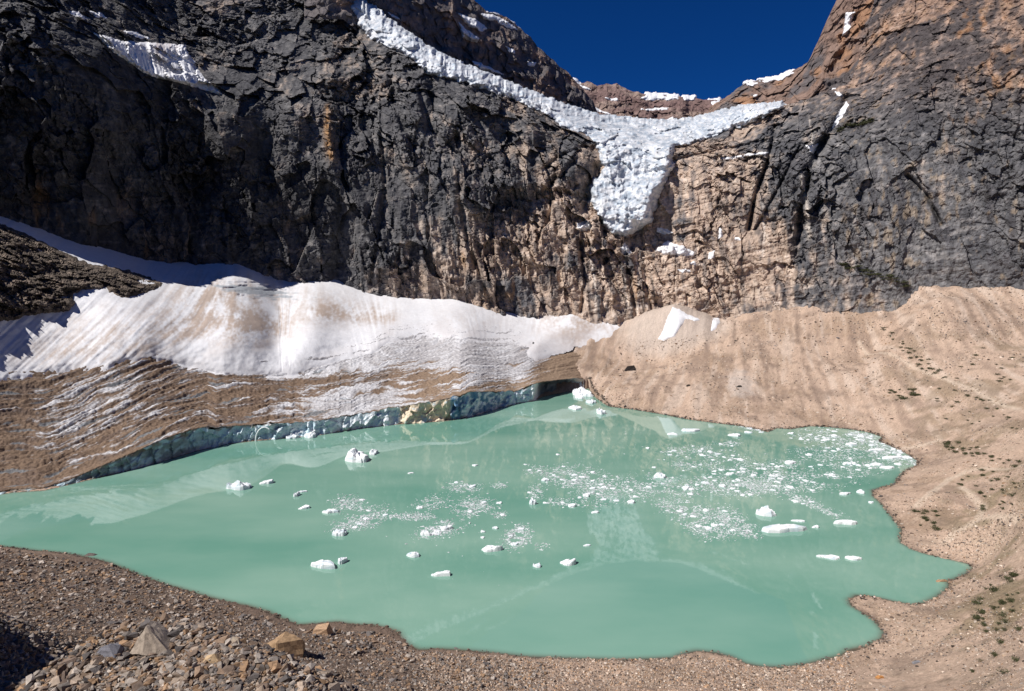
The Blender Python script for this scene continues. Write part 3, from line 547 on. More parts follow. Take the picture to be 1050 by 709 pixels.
# ------------------------------------------------------------------ ground: pond bed, moraine slope in front, talus at the right
shore_w = np.array([water(a, b)[:2] for a, b in SHORE]); wline_w = np.array([water(a, b)[:2] for a, b in WLINE])
LAKE = np.concatenate([shore_w, wline_w])
gp = []
for X, Y, D in [(640,328,0),(670,323,0),(700,322,0),(740,325,0),(780,318,0),(830,311,0),(858,310,0),(880,316,0),(905,319,0),(922,314,0),(932,301,0),(942,293,0),(960,293,0),(1000,295,0),(1037,294,0),(1100,292,0),(1200,286,0)]:
    d = D0(X, Y); p = pt(X, Y, d); gp.append(p); q = p.copy(); q[1] += 120; gp.append(q)
def zpt(X, Y, z):
    a, b = ray(X, Y); D = (z-H)/b; return np.array([a*D, D, z])
for X, Y, z in [(1037,480,16),(1037,430,25),(1037,390,36),(1037,350,54),(1037,320,75),(980,400,27),(980,440,12),(960,340,60),(900,360,38),(860,400,15),(800,370,29),(800,400,13),(720,370,26),(720,395,13),(680,385,14),(655,360,28),(960,310,83),(625,388,10),(640,402,8),
                (1037,560,12),(1037,520,12),(990,530,9),(960,510,6),(970,480,8),(1037,600,13),(1037,640,18),(1037,697,27),(980,660,11),(960,697,11),(860,697,4),(780,697,1.6),(700,697,3),(600,697,3.2),(500,697,5.5),(450,697,9),(350,697,21),(250,697,36),(150,697,51),(13,697,63),
                (350,665,8),(250,665,17),(290,655,11),(200,650,19),(100,650,30),(13,640,36),(13,600,17),(120,610,12),(-80,600,30),(-80,700,66),(1150,600,38),(1150,450,50),(1150,697,50),(1150,350,80),(940,640,5),(890,645,2.5)]:
    gp.append(zpt(X, Y, z))
gp += [np.array(p, float) for p in [(0,40,62),(0,80,34),(60,80,32),(-40,60,66),(30,30,66),(0,6,96),(40,5,95),(-40,10,98),(0,-80,97),(-100,-60,104),(100,-60,98),(-120,30,104),(-74,57,89),(-64,61,65),(-90,70,77),(-100,85,64),(-66,36,92),(-200,60,90),(-200,-40,104),(150,40,62),(200,0,80),(-160,110,62),(-260,160,60),(250,100,70),(300,200,70)]]  # includes an unseen hump on the left, added to shade the lower left foreground
for X in range(-160, 600, 60):
    for f in (0.0, .3, .6, .85): 
        Y = ip(FTOP, X)*(1-f)+ip(CBASE, X)*f
        if f == 0: p = water(X, ip(WLINE, X)); p[1] += 14; p[2] = -3.5
        else:
            p = pt(X, Y, DA0(X, Y)); p[2] -= 12
        gp.append(p)
    p = pt(X, ip(CBASE, X), D0(X, ip(CBASE, X))+60); p[2] -= 20; gp.append(p)
for X in (600, 615, 632, 650):
    for f in (.25, .5, .75):
        Y = ip(FTOP, min(X, 604))*(1-f)+ip(GSNOW, min(X, 640))*f; p = pt(X, Y, DA0(X, Y)); p[2] += 1.5 if f < .4 or X > 640 else -1.0; gp.append(p)
gp = np.array(gp); sh2 = shore_w[2:-2]
GR = RBF(np.concatenate([gp[:, :2], sh2]), np.concatenate([gp[:, 2], np.zeros(len(sh2))]), lam=1e-5, sc=200.)
CONE = pt(690, 317, 686)
def ground_z(x, y, detail=True):
    x = np.asarray(x, float); y = np.asarray(y, float); z = GR(x, y); s = sdist(LAKE, x, y)   # + inside the pond
    r = np.hypot(x-CONE[0], y-CONE[1]); 
    z = z+np.maximum(0, 22-.42*r)*(s < 0)
    out = -s
    lim = 98-.72*y+np.maximum(0, y-50)**1.3*.5+np.maximum(0, np.abs(x)-1.0*np.abs(y)-4)*3
    z = np.where(y > -2, np.minimum(z, lim), z)
    z = np.where(s > 0, -np.minimum(.12*s, 6)-.02, np.maximum(z, .035*out+.02*np.minimum(out, 30))+.12*sstep(0, .8, out))
    if detail:
        Q = np.stack([x, y, 0*x], -1); k = sstep(0, 10, out)
        z = z+k*(1.0*fbm(Q/28, 5, 800)+.45*fbm(Q/8, 3, 808)+sstep(330, 520, y)*sstep(0, 100, x)*1.7*ridged(np.stack([(x-.35*y)/26, y/160, 0*x], -1), 3, 805))+sstep(0, 3, out)*(.30*fbm(Q/2.6, 3, 810))
    if detail: z = z+np.exp(-(s/2.5)**2)*(.30*fbm(np.stack([x/2.2, y/2.2, 0*x], -1), 3, 860)+.16*fbm(np.stack([x/.9, y/.9, 0*x], -1), 2, 861))
    return z, s
# first sight hit of the ground along a picture line
def ground_hit(X, Y):
    a, b = ray(X, Y); ys = np.geomspace(6, 900, 900); zz = ground_z(a*ys, ys)[0]; k = np.where(H+b*ys < zz)[0]
    if not len(k): return None
    k = max(k[0], 1); y0, y1 = ys[k-1], ys[k]
    ys = np.linspace(y0, y1, 12); zz = ground_z(a*ys, ys)[0]; k = np.where(H+b*ys < zz)[0]; D = ys[k[0]] if len(k) else y1
    return Vector((a*D, D, float(ground_z(np.array([a*D]), np.array([D]))[0][0])))

# radial sheet round the camera: dense inside the view
az = np.concatenate([np.linspace(-115, -45, 60)[:-1], np.degrees(np.arctan((np.linspace(-115, 1165, 1150)-CX)/FOC)), np.linspace(45, 115, 60)[1:]]); az = np.radians(az)
yy = np.concatenate([np.linspace(3, 40, 40)[:-1], np.geomspace(40, 1000, 620)])
ca = np.cos(az); rr = yy[:, None]/np.maximum(ca, .72)[None]
gx = rr*np.sin(az)[None]; gy = rr*ca[None]
gz, gs = ground_z(gx, gy)
GPt = np.stack([gx, gy, gz], -1)
def ground_col(P, s):
    x, y = P[..., 0], P[..., 1]; X, Y = proj(np.where(y[..., None] < 5, np.array([0, 5., 0]), P)); Q = P.astype(F4)
    n1 = fbm(Q/40, 4, 820); n2 = fbm(Q/7, 4, 830); n3 = fbm(Q/1.8, 3, 840)
    c = np.array([.44, .322, .245])*np.ones(x.shape+(3,))
    c = mixc(c, np.array([.33, .235, .17]), sstep(-.1, .5, n1+.5*n2))
    c = mixc(c, np.array([.44, .34, .26]), sstep(.1, .6, n2+.5*n3)*.5)
    strk = fbm(np.stack([(x-.35*y)/9, y/90, 0*x], -1), 4, 852); c = mixc(c, np.array([.50, .395, .32]), sstep(.05, .5, strk)*sstep(280, 400, y)*.8); c = mixc(c, np.array([.27, .195, .15]), sstep(.05, .5, -strk)*sstep(280, 400, y)*.65)
    c = mixc(c, np.array([.22, .16, .125]), sstep(.05, .5, fbm(Q/np.array([14, 26, 14], F4), 4, 850)+.5*n2)*.55)
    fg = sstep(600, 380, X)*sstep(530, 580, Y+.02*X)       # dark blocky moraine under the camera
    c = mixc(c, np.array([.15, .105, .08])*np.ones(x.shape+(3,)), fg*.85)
    # grey outwash fan beside the snow cone, and grey-brown upper talus
    fan = sdist([(755,375),(770,385),(775,405),(750,408),(745,392)], X, Y); c = mixc(c, np.array([.47, .41, .37]), sstep(-6, 8, fan+5*n2)*.6)
    cone = sstep(75, 35, np.hypot(x-CONE[0], y-CONE[1])); c = mixc(c, np.array([.46, .385, .33]), cone*.85)
    veg = sstep(940, 1010, X)*sstep(430, 470, Y)*sstep(.0, .5, n1+.6*n2); c = mixc(c, np.array([.20, .165, .095]), veg*.55)
    veg2 = sstep(880, 960, X+ .0*Y)*sstep(330, 360, Y)*sstep(470, 430, Y)*sstep(-.1, .4, n1+.5*n2); c = mixc(c, np.array([.25, .19, .13]), veg2*.55)
    for line, wd in [([(1045,478),(1010,480),(990,484),(972,492),(955,505),(940,520)],1.4),([(985,500),(1000,512),(1008,522),(1004,532),(990,541),(976,549),(968,557)],1.3),([(1045,533),(1020,530),(1004,532)],1.0),([(880,350),(905,362),(940,378),(1000,400),(1045,420)],1.2),([(925,460),(945,457),(962,452)],2.0)]:
        lw = np.array([ground_hit(*p)[:2] for p in line]); dd_ = np.full(x.shape, 1e9)
        for (a, b), (c2, e) in zip(lw[:-1], lw[1:]):
            vx, vy = c2-a, e-b; t = np.clip(((x-a)*vx+(y-b)*vy)/(vx*vx+vy*vy), 0, 1); dd_ = np.minimum(dd_, np.hypot(x-a-t*vx, y-b-t*vy))
        c = mixc(c, np.array([.52, .42, .33]), sstep(wd*1.6, wd*.5, dd_+.8*n3)*.75)
    wet = np.exp(-np.clip(-s, 0, None)/.9); c = mixc(c, c*.5, wet*.9*(s < .5))
    return c*(1+.16*n3)[..., None]
keepg = (gs[:-1, :-1] < 25) | (gs[1:, 1:] < 25)
o = grid_obj('ground', GPt[:, :], M_GROUND, ground_col(GPt, gs), smooth=True); o['kind'] = 'structure'
# ------------------------------------------------------------------ pond
wx = np.linspace(LAKE[:, 0].min()-40, LAKE[:, 0].max()+15, 520); wy = np.linspace(LAKE[:, 1].min()-10, LAKE[:, 1].max()+60, 620)
WY, WX = np.meshgrid(wy, wx, indexing='ij'); ws = sdist(LAKE, WX, WY)
m, N, L, b = new_mat('glacial_water')
at = N.new('ShaderNodeAttribute'); at.attribute_name = 'shore'
geo = N.new('ShaderNodeNewGeometry')
mp = N.new('ShaderNodeMapping'); mp.inputs['Scale'].default_value = (.009, .02, 1); L.new(geo.outputs['Position'], mp.inputs[0])
nz = N.new('ShaderNodeTexNoise'); nz.inputs['Scale'].default_value = 1; nz.inputs['Detail'].default_value = 5; L.new(mp.outputs[0], nz.inputs['Vector'])
cr = N.new('ShaderNodeValToRGB'); cr.color_ramp.elements[0].position = .35; cr.color_ramp.elements[0].color = (.13, .29, .225, 1); cr.color_ramp.elements[1].position = .7; cr.color_ramp.elements[1].color = (.24, .385, .31, 1)
L.new(nz.outputs['Fac'], cr.inputs[0])
sh = N.new('ShaderNodeMapRange'); sh.inputs[1].default_value = 0.0; sh.inputs[2].default_value = 3.2; sh.inputs[3].default_value = 1; sh.inputs[4].default_value = 0
L.new(at.outputs['Fac'], sh.inputs[0])
pw = N.new('ShaderNodeMath'); pw.operation = 'POWER'; L.new(sh.outputs[0], pw.inputs[0]); pw.inputs[1].default_value = 2.5
mx = N.new('ShaderNodeMix'); mx.data_type = 'RGBA'; L.new(pw.outputs[0], mx.inputs['Factor']); L.new(cr.outputs[0], mx.inputs[6]); mx.inputs[7].default_value = (.10, .085, .062, 1)
L.new(mx.outputs[2], b.inputs['Base Color']); b.inputs['Roughness'].default_value = .02; b.inputs['IOR'].default_value = 1.40; b.inputs['Specular IOR Level'].default_value = .5
bn = N.new('ShaderNodeTexNoise'); bn.inputs['Scale'].default_value = .5; bn.inputs['Detail'].default_value = 3; L.new(geo.outputs['Position'], bn.inputs['Vector'])
bp = N.new('ShaderNodeBump'); bp.inputs['Strength'].default_value = .012; bp.inputs['Distance'].default_value = .2; L.new(bn.outputs['Fac'], bp.inputs['Height']); L.new(bp.outputs[0], b.inputs['Normal'])
kw = ws > -30; keepw = kw[:-1, :-1] & kw[1:, 1:]
o = grid_obj('water', np.stack([WX, WY, 0*WX], -1), m, attrs={'shore': ws}, keep=keepw); o['kind'] = 'structure'

# ------------------------------------------------------------------ rocks
def hull_mesh(name, pts, rough=0.0, sub=0, seed=0, bev=0.0, taper=None):
    bm = bmesh.new()
    for p in pts: bm.verts.new(p)
    r = bmesh.ops.convex_hull(bm, input=bm.verts)
    bmesh.ops.delete(bm, geom=[v for v in bm.verts if not v.link_faces], context='VERTS')
    if bev: bmesh.ops.bevel(bm, geom=bm.edges[:], offset=bev, segments=1, affect='EDGES', clamp_overlap=True)
    if sub:
        bmesh.ops.triangulate(bm, faces=bm.faces[:]); bmesh.ops.subdivide_edges(bm, edges=bm.edges[:], cuts=sub, use_grid_fill=True)
    bmesh.ops.recalc_face_normals(bm, faces=bm.faces[:])
    bm.normal_update()
    if rough:
        co = np.array([v.co for v in bm.verts]); n = fbm(co*1.6+seed, 4, seed)+.5*facet(co*2.2+seed, seed+3, 1.0, .4)
        for v, d in zip(bm.verts, n): v.co += v.normal*float(d)*rough
    me = bpy.data.meshes.new(name); bm.to_mesh(me); bm.free(); return me
def rock_pts(rng, n=14, fl=.7):
    p = rng.normal(size=(n, 3)); p /= np.linalg.norm(p, axis=1)[:, None]; p *= rng.uniform(.75, 1.05, (n, 1)); p[:, 2] *= fl; p[:, 0] *= rng.uniform(.8, 1.4); return p
def set_col(me, c):
    a = me.attributes.new('Col', 'FLOAT_COLOR', 'POINT'); v = np.ones((len(me.vertices), 4), F4); v[:, :3] = c; a.data.foreach_set('color', v.ravel())
STONE = [(.25,.175,.125),(.17,.125,.10),(.31,.245,.195),(.13,.115,.11),(.28,.18,.11),(.22,.19,.17),(.37,.32,.28)]
# the ones that stand out, each with its own shape: px, py (foot), px width, label, colour, points in units of half-width (x right, y away, z up)
def boulder(X, Y, wpx, pts, col, label, rough=.05, name='boulder', sub=3, sink=.12, rz=0):
    p = ground_hit(X, Y)
    s = wpx/2*p.y/FOC
    me = hull_mesh(name, [Vector(q)*s for q in pts], rough*s, sub, int(X)); set_col(me, col)
    o = link(name, me, M_RUBBLE); o.location = (p.x, p.y, p.z-sink*s); o.rotation_euler = (0, 0, rz); tag(o, label, 'rock'); return o
boulder(160, 661, 46, [(-.95,-.5,0),(-.9,.4,0),(-.2,-.75,.05),(-.2,-.35,1.25),(-.3,.3,1.15),(.25,.0,.85),(.95,-.55,.0),(1.0,.4,.1),(.0,.9,0),(.6,.5,.45),(.55,-.65,0)], (.34,.285,.235), 'large pale pointed boulder on the shadowed moraine slope in the foreground')
boulder(288, 670, 50, [(-1.0,-.4,0),(-.6,.8,.1),(-.65,-.25,.55),(-.15,-.5,.85),(.1,-.55,.9),(.15,.3,.95),(.2,-.85,0),(1.0,-.2,0),(.95,.1,.7),(.9,.5,.2),(.1,.9,.2)], (.33,.22,.13), 'large brown boulder with a dark shaded right side near the pond edge')
boulder(331, 650, 22, [(-.9,-.5,0),(-.8,.5,0),(-.8,-.4,.75),(.55,-.55,.9),(.5,.5,.95),(-.7,.4,.8),(.7,-.5,0),(.9,.5,0)], (.42,.28,.18), 'squarish tan block on the shoreline gravel')
boulder(241, 660, 14, [(-.8,-.5,0),(-.7,.5,0),(-.3,0,1.3),(.5,0,1.0),(.9,-.4,0),(.8,.5,0)], (.45,.38,.30), 'small upright pale stone between the two large boulders')
boulder(220, 676, 22, [(-1,-.5,0),(-.6,.6,0),(-.7,-.2,.6),(.2,-.4,.9),(.7,0,.6),(1,.3,0),(.8,-.6,0)], (.44,.32,.2), 'ochre angular stone below the pale pointed boulder')
boulder(115, 668, 30, [(-1,-.4,0),(-.8,.6,.1),(-.6,-.3,.6),(0,-.4,.85),(.7,-.1,.6),(1,.2,0),(.6,-.7,0),(.1,.8,.3)], (.19,.19,.22), 'bluish grey boulder in the shade left of the pale pointed one')
boulder(316, 697, 26, [(-1,-.4,0),(-.7,.6,.1),(-.6,-.3,.5),(.1,-.4,.75),(.7,-.1,.5),(1,.2,0),(.6,-.7,0)], (.40,.37,.34), 'rounded grey boulder at the bottom edge below the brown one')
boulder(770, 600, 1, [(0,0,0),(.1,0,.1),(0,.1,.1),(.1,.1,0),(.05,.05,.2)], (.3,.2,.1), 'x') if False else None
boulder(94, 570, 20, [(-1,-.4,0),(-.5,.5,.1),(-.3,-.1,.45),(.3,0,.4),(1,.2,0),(.6,-.5,0)], (.13,.11,.10), 'dark flat slab at the water edge on the near left shore')
boulder(965, 597, 15, [(-1,-.3,0),(-.6,.5,0),(-.6,-.1,.45),(.3,-.2,.55),(.8,.1,.35),(1,-.2,0),(.7,.6,0)], (.42,.27,.17), 'tan rock islet lying in the small right bay', sink=.05)
boulder(976, 597, 9, [(-1,-.3,0),(-.6,.5,0),(-.6,-.1,.4),(.6,-.2,.35),(1,-.2,0),(.7,.6,0)], (.30,.21,.15), 'smaller rock between the tan islet and the right bank')
boulder(902, 696, 11, [(-1,-.3,0),(-.6,.6,0),(-.5,-.1,.9),(.5,-.2,.8),(1,-.2,0),(.7,.6,0)], (.48,.24,.09), 'rusty orange stone at the bottom edge right of the pond')
boulder(940, 680, 9, [(-1,-.4,0),(-.9,.6,0),(-.8,-.3,.5),(.8,-.3,.55),(1,-.4,0),(.9,.6,0),(.7,.5,.5)], (.22,.22,.24), 'flat grey slab on the lower right slope')
boulder(953, 565, 5, [(-1,-.4,0),(-.9,.6,0),(-.3,-.3,1.1),(.6,-.3,.9),(1,-.4,0),(.9,.6,0)], (.06,.05,.05), 'near-black stone on the bank above the right bay')
boulder(646, 380, 13, [(-1,-.4,0),(-.9,.6,0),(-.5,-.3,.8),(.6,-.3,1.0),(1,-.4,0),(.9,.6,0)], (.035,.03,.028), 'near-black lump standing in for a shaded hollow in the dirt bank behind the pond')  # dark lump put where a shaded opening in the bank would be
boulder(758, 397, 6, [(-1,-.4,0),(-.9,.6,0),(-.3,-.3,.8),(.6,-.3,.7),(1,-.4,0),(.9,.6,0)], (.05,.045,.04), 'dark rock under the grey outwash fan', rough=.1)
boulder(706, 396, 5, [(-1,-.4,0),(-.9,.6,0),(-.3,-.3,.8),(.6,-.3,.7),(1,-.4,0),(.9,.6,0)], (.04,.035,.03), 'small dark rock at the foot of the snow-topped talus cone', rough=.1)

def place(n, xr, yr, rng):
    """random picture spots -> ground points (kept on dry land)"""
    X = rng.uniform(*xr, n); Y = rng.uniform(*yr, n); return X, Y
GYp = None
def spots(n, poly, rng):
    """world points on the ground spread evenly over the picture inside POLY, by looking up the ground grid"""
    X_, Y_ = proj(GPt); ok = inside(poly, X_, Y_) & (gs < -.15) & (gy > 8)
    # area in the picture of each cell, so that spots are even in the picture
    ay = np.abs(np.gradient(Y_, axis=0)); ax = np.abs(np.gradient(X_, axis=1)); wgt = (ay*ax*ok).ravel(); wgt /= wgt.sum()
    k = rng.choice(len(wgt), n, p=wgt); i, j = np.unravel_index(k, gx.shape)
    i2 = np.clip(i+1, 0, gx.shape[0]-1); j2 = np.clip(j+1, 0, gx.shape[1]-1); u = rng.random(n); v = rng.random(n)
    px = gx[i, j]+(gx[i2, j]-gx[i, j])*u+(gx[i, j2]-gx[i, j])*v; py = gy[i, j]+(gy[i2, j]-gy[i, j])*u+(gy[i, j2]-gy[i, j])*v
    z, s = ground_z(px, py); return np.stack([px, py, z], -1)[s < -.1]
rng = np.random.default_rng(5)
FG = [(0,555)]+[(a, b+.5) for a, b in reversed(SHORE) if 0 <= a <= 800 and b > 555]+[(860,690),(860,712),(0,712)]
FGl = [(-20,560),(110,580),(240,622),(300,645),(400,652),(425,668),(560,680),(560,712),(-20,712)]
RT = [(1060,290),(930,292),(870,308),(800,318),(740,328),(700,350),(640,350),(600,390),(625,419),(700,431),(790,442),(905,449),(942,473),(895,505),(925,545),(925,558),(1000,580),(940,622),(875,614),(908,648),(850,678),(800,687),(760,700),(760,712),(1060,712)]
def variants(nv, n, fl, sub, rough, rng, bev=0):
    out = []
    for k in range(nv):
        me = hull_mesh('stone', [Vector(p) for p in rock_pts(rng, n, fl)], rough, sub, 900+k, bev); out.append(me)
    return out
def merged(name, P, size, rng, mat, nv=8, n=9, cols=STONE, fl=.75, sink=.25, yawonly=False):
    vs = []
    for k in range(nv):
        me = hull_mesh('tmp', [Vector(p) for p in rock_pts(rng, n, fl)]); bm = bmesh.new(); bm.from_mesh(me); bmesh.ops.triangulate(bm, faces=bm.faces[:])
        vs.append((np.array([v.co[:] for v in bm.verts]), np.array([[v.index for v in f.verts] for f in bm.faces]))); bm.free(); bpy.data.meshes.remove(me)
    V = []; Fc = []; CL = []; off = 0; cols = np.array(cols)
    for p, s in zip(P, size):
        v, f = vs[rng.integers(nv)]; a = rng.uniform(0, 6.283); c, sn = math.cos(a), math.sin(a)
        t = rng.uniform(-.5, .5); sc = s*rng.uniform(.75, 1.25, 3)
        q = v*sc; q = np.stack([q[:, 0]*c-q[:, 1]*sn, q[:, 0]*sn+q[:, 1]*c, q[:, 2]+t*q[:, 0]*.5], -1)+p+np.array([0, 0, s*(.45-sink)])
        V.append(q); Fc.append(f+off); off += len(v); CL.append(np.tile(cols[rng.integers(len(cols))]*rng.uniform(.6, 1.25), (len(v), 1)))
    me = to_mesh(name, np.concatenate(V), np.concatenate(Fc), np.concatenate(CL), smooth=False)
    return link(name, me, mat)
P = spots(26000, FGl, rng); d = P[:, 1]; px = np.clip(rng.lognormal(.8, .45, len(P)), 1.0, 7)*(1+1.2*sstep(110, 60, d))
o = merged('rubble', P, px*d/FOC*.55, rng, M_RUBBLE); o['kind'] = 'stuff'; tag(o, 'brown and grey rubble covering the moraine slope in the foreground', 'rubble')
P = spots(16000, [(430,668),(560,676),(700,672),(800,686),(870,668),(880,712),(430,712)], rng); d = P[:, 1]; px = np.clip(rng.lognormal(.38, .5, len(P)), .6, 4.5)
o = merged('gravel', P, px*d/FOC*.5, rng, M_RUBBLE, cols=[(.40,.29,.21),(.33,.235,.175),(.46,.37,.30),(.24,.19,.165),(.12,.09,.075),(.42,.27,.17),(.55,.47,.40)]); o['kind'] = 'stuff'; tag(o, 'tan shore gravel along the near edge of the pond', 'gravel')
P = spots(60000, RT, rng); d = P[:, 1]; kk_ = 1.5*noise(P/25, 970)+.8*noise(P/8, 971); P = P[kk_ > rng.uniform(-.6, .7, len(P))]; d = P[:, 1]; px = np.clip(rng.lognormal(-.38, .5, len(P)), .35, 2.6)*(1+.5*sstep(300, 160, d))
o = merged('scree', P, px*d/FOC*.6, rng, M_RUBBLE, cols=STONE+[(.07,.055,.045)]*2+[(.36,.27,.2)]*4+[(.55,.46,.38)]*4); o['kind'] = 'stuff'; tag(o, 'scattered small stones over the tan talus slope beyond and right of the pond', 'scree')
sl = np.array(shore_w); seg = np.diff(sl, axis=0); Ls = np.hypot(seg[:, 0], seg[:, 1]); kk_ = rng.choice(len(seg), 4200, p=Ls/Ls.sum()); uu = rng.random(4200)
nrm = np.stack([-seg[:, 1], seg[:, 0]], -1)/Ls[:, None]; pp = sl[kk_]+seg[kk_]*uu[:, None]+nrm[kk_]*rng.normal(.0, 1.0, 4200)[:, None]
zz_, ss_ = ground_z(pp[:, 0], pp[:, 1]); ok = (ss_ < 1.2) & (ss_ > -3); P = np.stack([pp[:, 0], pp[:, 1], np.maximum(zz_, -.25)], -1)[ok]; d = P[:, 1]; px = np.clip(rng.lognormal(.25, .5, len(P)), .6, 4)
o = merged('shore_stones', P, px*d/FOC*.5, rng, M_RUBBLE, cols=STONE[:4]+[(.10,.08,.065)]*3); o['kind'] = 'stuff'; tag(o, 'wet stones lining the water edge of the pond', 'stones')
# individual larger stones of the foreground slope
protos = variants(7, 15, .75, 1, .05, rng)
for k, me in enumerate(protos): set_col(me, STONE[k]); me.materials.append(M_RUBBLE)
def scatter_stones(n, poly, plo, phi, label, group, name='stone', dark=False, cat='rock'):
    P = spots(n, poly, rng)
    for p in P:
        me = protos[int(rng.integers(len(protos)))]; o = bpy.data.objects.new(name, me); C.objects.link(o)
        s = rng.uniform(plo, phi)**1.0*p[1]/FOC*.5; o.location = (p[0], p[1], p[2]+.1*s); o.scale = (s*rng.uniform(.8, 1.4), s*rng.uniform(.8, 1.3), s*rng.uniform(.7, 1.1)); o.rotation_euler = (rng.uniform(-.4, .4), rng.uniform(-.4, .4), rng.uniform(0, 6.28))
        tag(o, label, cat, group)
scatter_stones(70, [(-10,655),(120,655),(250,680),(330,690),(330,705),(-10,705)], 5, 12, 'large angular brown or grey stone in the shaded lower left corner slope', 'large stones in the lower left shade')
scatter_stones(110, [(-10,575),(110,585),(240,628),(330,650),(330,680),(250,675),(120,650),(-10,650)], 3.5, 8, 'fist-shaped brown stone among rubble on the near left slope', 'stones on the near left slope')
scatter_stones(60, [(330,645),(400,648),(430,672),(560,680),(560,700),(330,700)], 3.5, 8, 'angular tan stone among rubble at the bottom centre shore', 'stones on the near centre shore')
scatter_stones(55, RT, 1.8, 3.6, 'lone grey-brown stone lying on the tan talus slope', 'lone stones on the talus slope')

# ------------------------------------------------------------------ snow on the talus cone
def groundD(X, Y):
    ys = np.linspace(440, 860, 200); out = np.empty(X.size); Xf, Yf = X.ravel(), Y.ravel()
    a, b = ray(Xf, Yf)
    zz = ground_z(a[:, None]*ys, np.broadcast_to(ys, (len(a), len(ys))), True)[0]; dif = zz-(H+b[:, None]*ys); k = np.argmax(dif > 0, 1); k = np.where((dif > 0).any(1), np.maximum(k, 1), len(ys)-1)
    d0 = dif[np.arange(len(a)), k-1]; d1 = dif[np.arange(len(a)), k]; t = np.clip(-d0/(d1-d0+1e-9), 0, 1); return (ys[k-1]+t*(ys[1]-ys[0])).reshape(X.shape)
for poly, lab in [([(690,315),(697,317),(704,322),(716,327),(722,329),(712,329),(703,327),(699,334),(692,345),(680,350),(675,348),(681,336),(684,326)], 'white snow cap running down the pointed talus cone'),
                  ([(731,326),(737,325),(738,331),(733,338),(728,341),(730,333)], 'small snow tongue right of the talus cone at the cliff foot')]:
    o = sheet('snow_patch', poly, groundD, 3.0, 2, M_SNOW, lambda X, Y, P, s: np.array([.72, .72, .74])*np.ones(X.shape+(3,)), step=1.0, margin=3, seed=70, jg=1.0, jsc=5); tag(o, lab, 'snow patch', 'snow patches on the talus')

# ------------------------------------------------------------------ floating ice
def berg_mesh(rng, kind, W, D, Hh):
    n = 26 if kind != 'lens' else 30
    ang = np.sort(rng.uniform(0, 6.283, n)); r = 1+.16*np.sin(ang*2+rng.uniform(0, 6))+.13*np.sin(ang*3+rng.uniform(0, 6))+rng.uniform(-.07, .07, n)
    if kind == 'lens': e = .75
    else: e = 1.0
    x = np.sign(np.cos(ang))*np.abs(np.cos(ang))**(1/e)*r*W/2; y = np.sin(ang)*r*D/2
    bm = bmesh.new(); rings = []; o3 = rng.uniform(0, 50, 3); pk = (rng.uniform(-.25, .25)*W, rng.uniform(0, .3)*D)
    prof = [(1.02,-.5),(1.0,.04),(.97,.5),(.93,.8),(.85,.9),(.72,.95),(.58,1),(.44,1),(.3,1),(.15,1)]
    for sc, h in prof:
        q = np.stack([x*sc/W*3.2, y*sc/D*3.2, 0*x], -1)+o3; fa = facet(q, 960, .9, .5); fn = fbm(q*2.2, 3, 961)
        if kind == 'jag': m_ = .62+.85*np.abs(fa)+.3*fn+.15*np.exp(-(((x*sc-pk[0])/(.28*W))**2+((y*sc-pk[1])/(.35*D))**2))
        elif kind == 'wedge': m_ = .75+.9*(x*sc/W)+.35*fa+.15*fn
        else: m_ = .8+.25*fa+.12*fn
        wob_ = 1+.05*fn*(h < .7)
        zz = h*Hh*np.clip(m_, .15, 2.2) if h > .1 else h*Hh+0*x
        rings.append([bm.verts.new((xx*sc*w_, yy*sc*w_, z_)) for xx, yy, z_, w_ in zip(x, y, zz, wob_)])
    for a, b_ in zip(rings[:-1], rings[1:]):
        for k in range(n): bm.faces.new((a[k], a[(k+1) % n], b_[(k+1) % n], b_[k]))
    bm.faces.new(rings[-1]); bm.faces.new(list(reversed(rings[0])))
    me = bpy.data.meshes.new('ice'); bm.to_mesh(me); bm.free()
    a_ = me.attributes.new('Col', 'FLOAT_COLOR', 'POINT'); co = np.array([v.co for v in me.vertices]); dn = sstep(.0, .45, fbm(co/W*4+o3, 3, 966)+rng.uniform(-.25, .15)); cc = np.ones((len(co), 4), F4); cc[:, :3] = mixc(np.array([.80, .82, .84])*np.ones((len(co), 3)), np.array([.50, .60, .66]), dn*.8); a_.data.foreach_set('color', cc.ravel()); return me
def berg(X, Y, w_, h_, kind, label, name='iceberg', dep=None):
    p = water(X, Y+h_*.25); D = p[1]; W = w_*D/FOC; look = H/D
    Hh = h_*.5*D/FOC; dep_ = dep or max(h_*.5*D/FOC/look, W*.35)
    me = berg_mesh(rng, kind, W, min(dep_, W*1.2), Hh); o = link(name, me, M_FLOE); o.location = tuple(p); o.rotation_euler = (0, 0, rng.uniform(-.25, .25))
    tag(o, label, 'iceberg'); return o
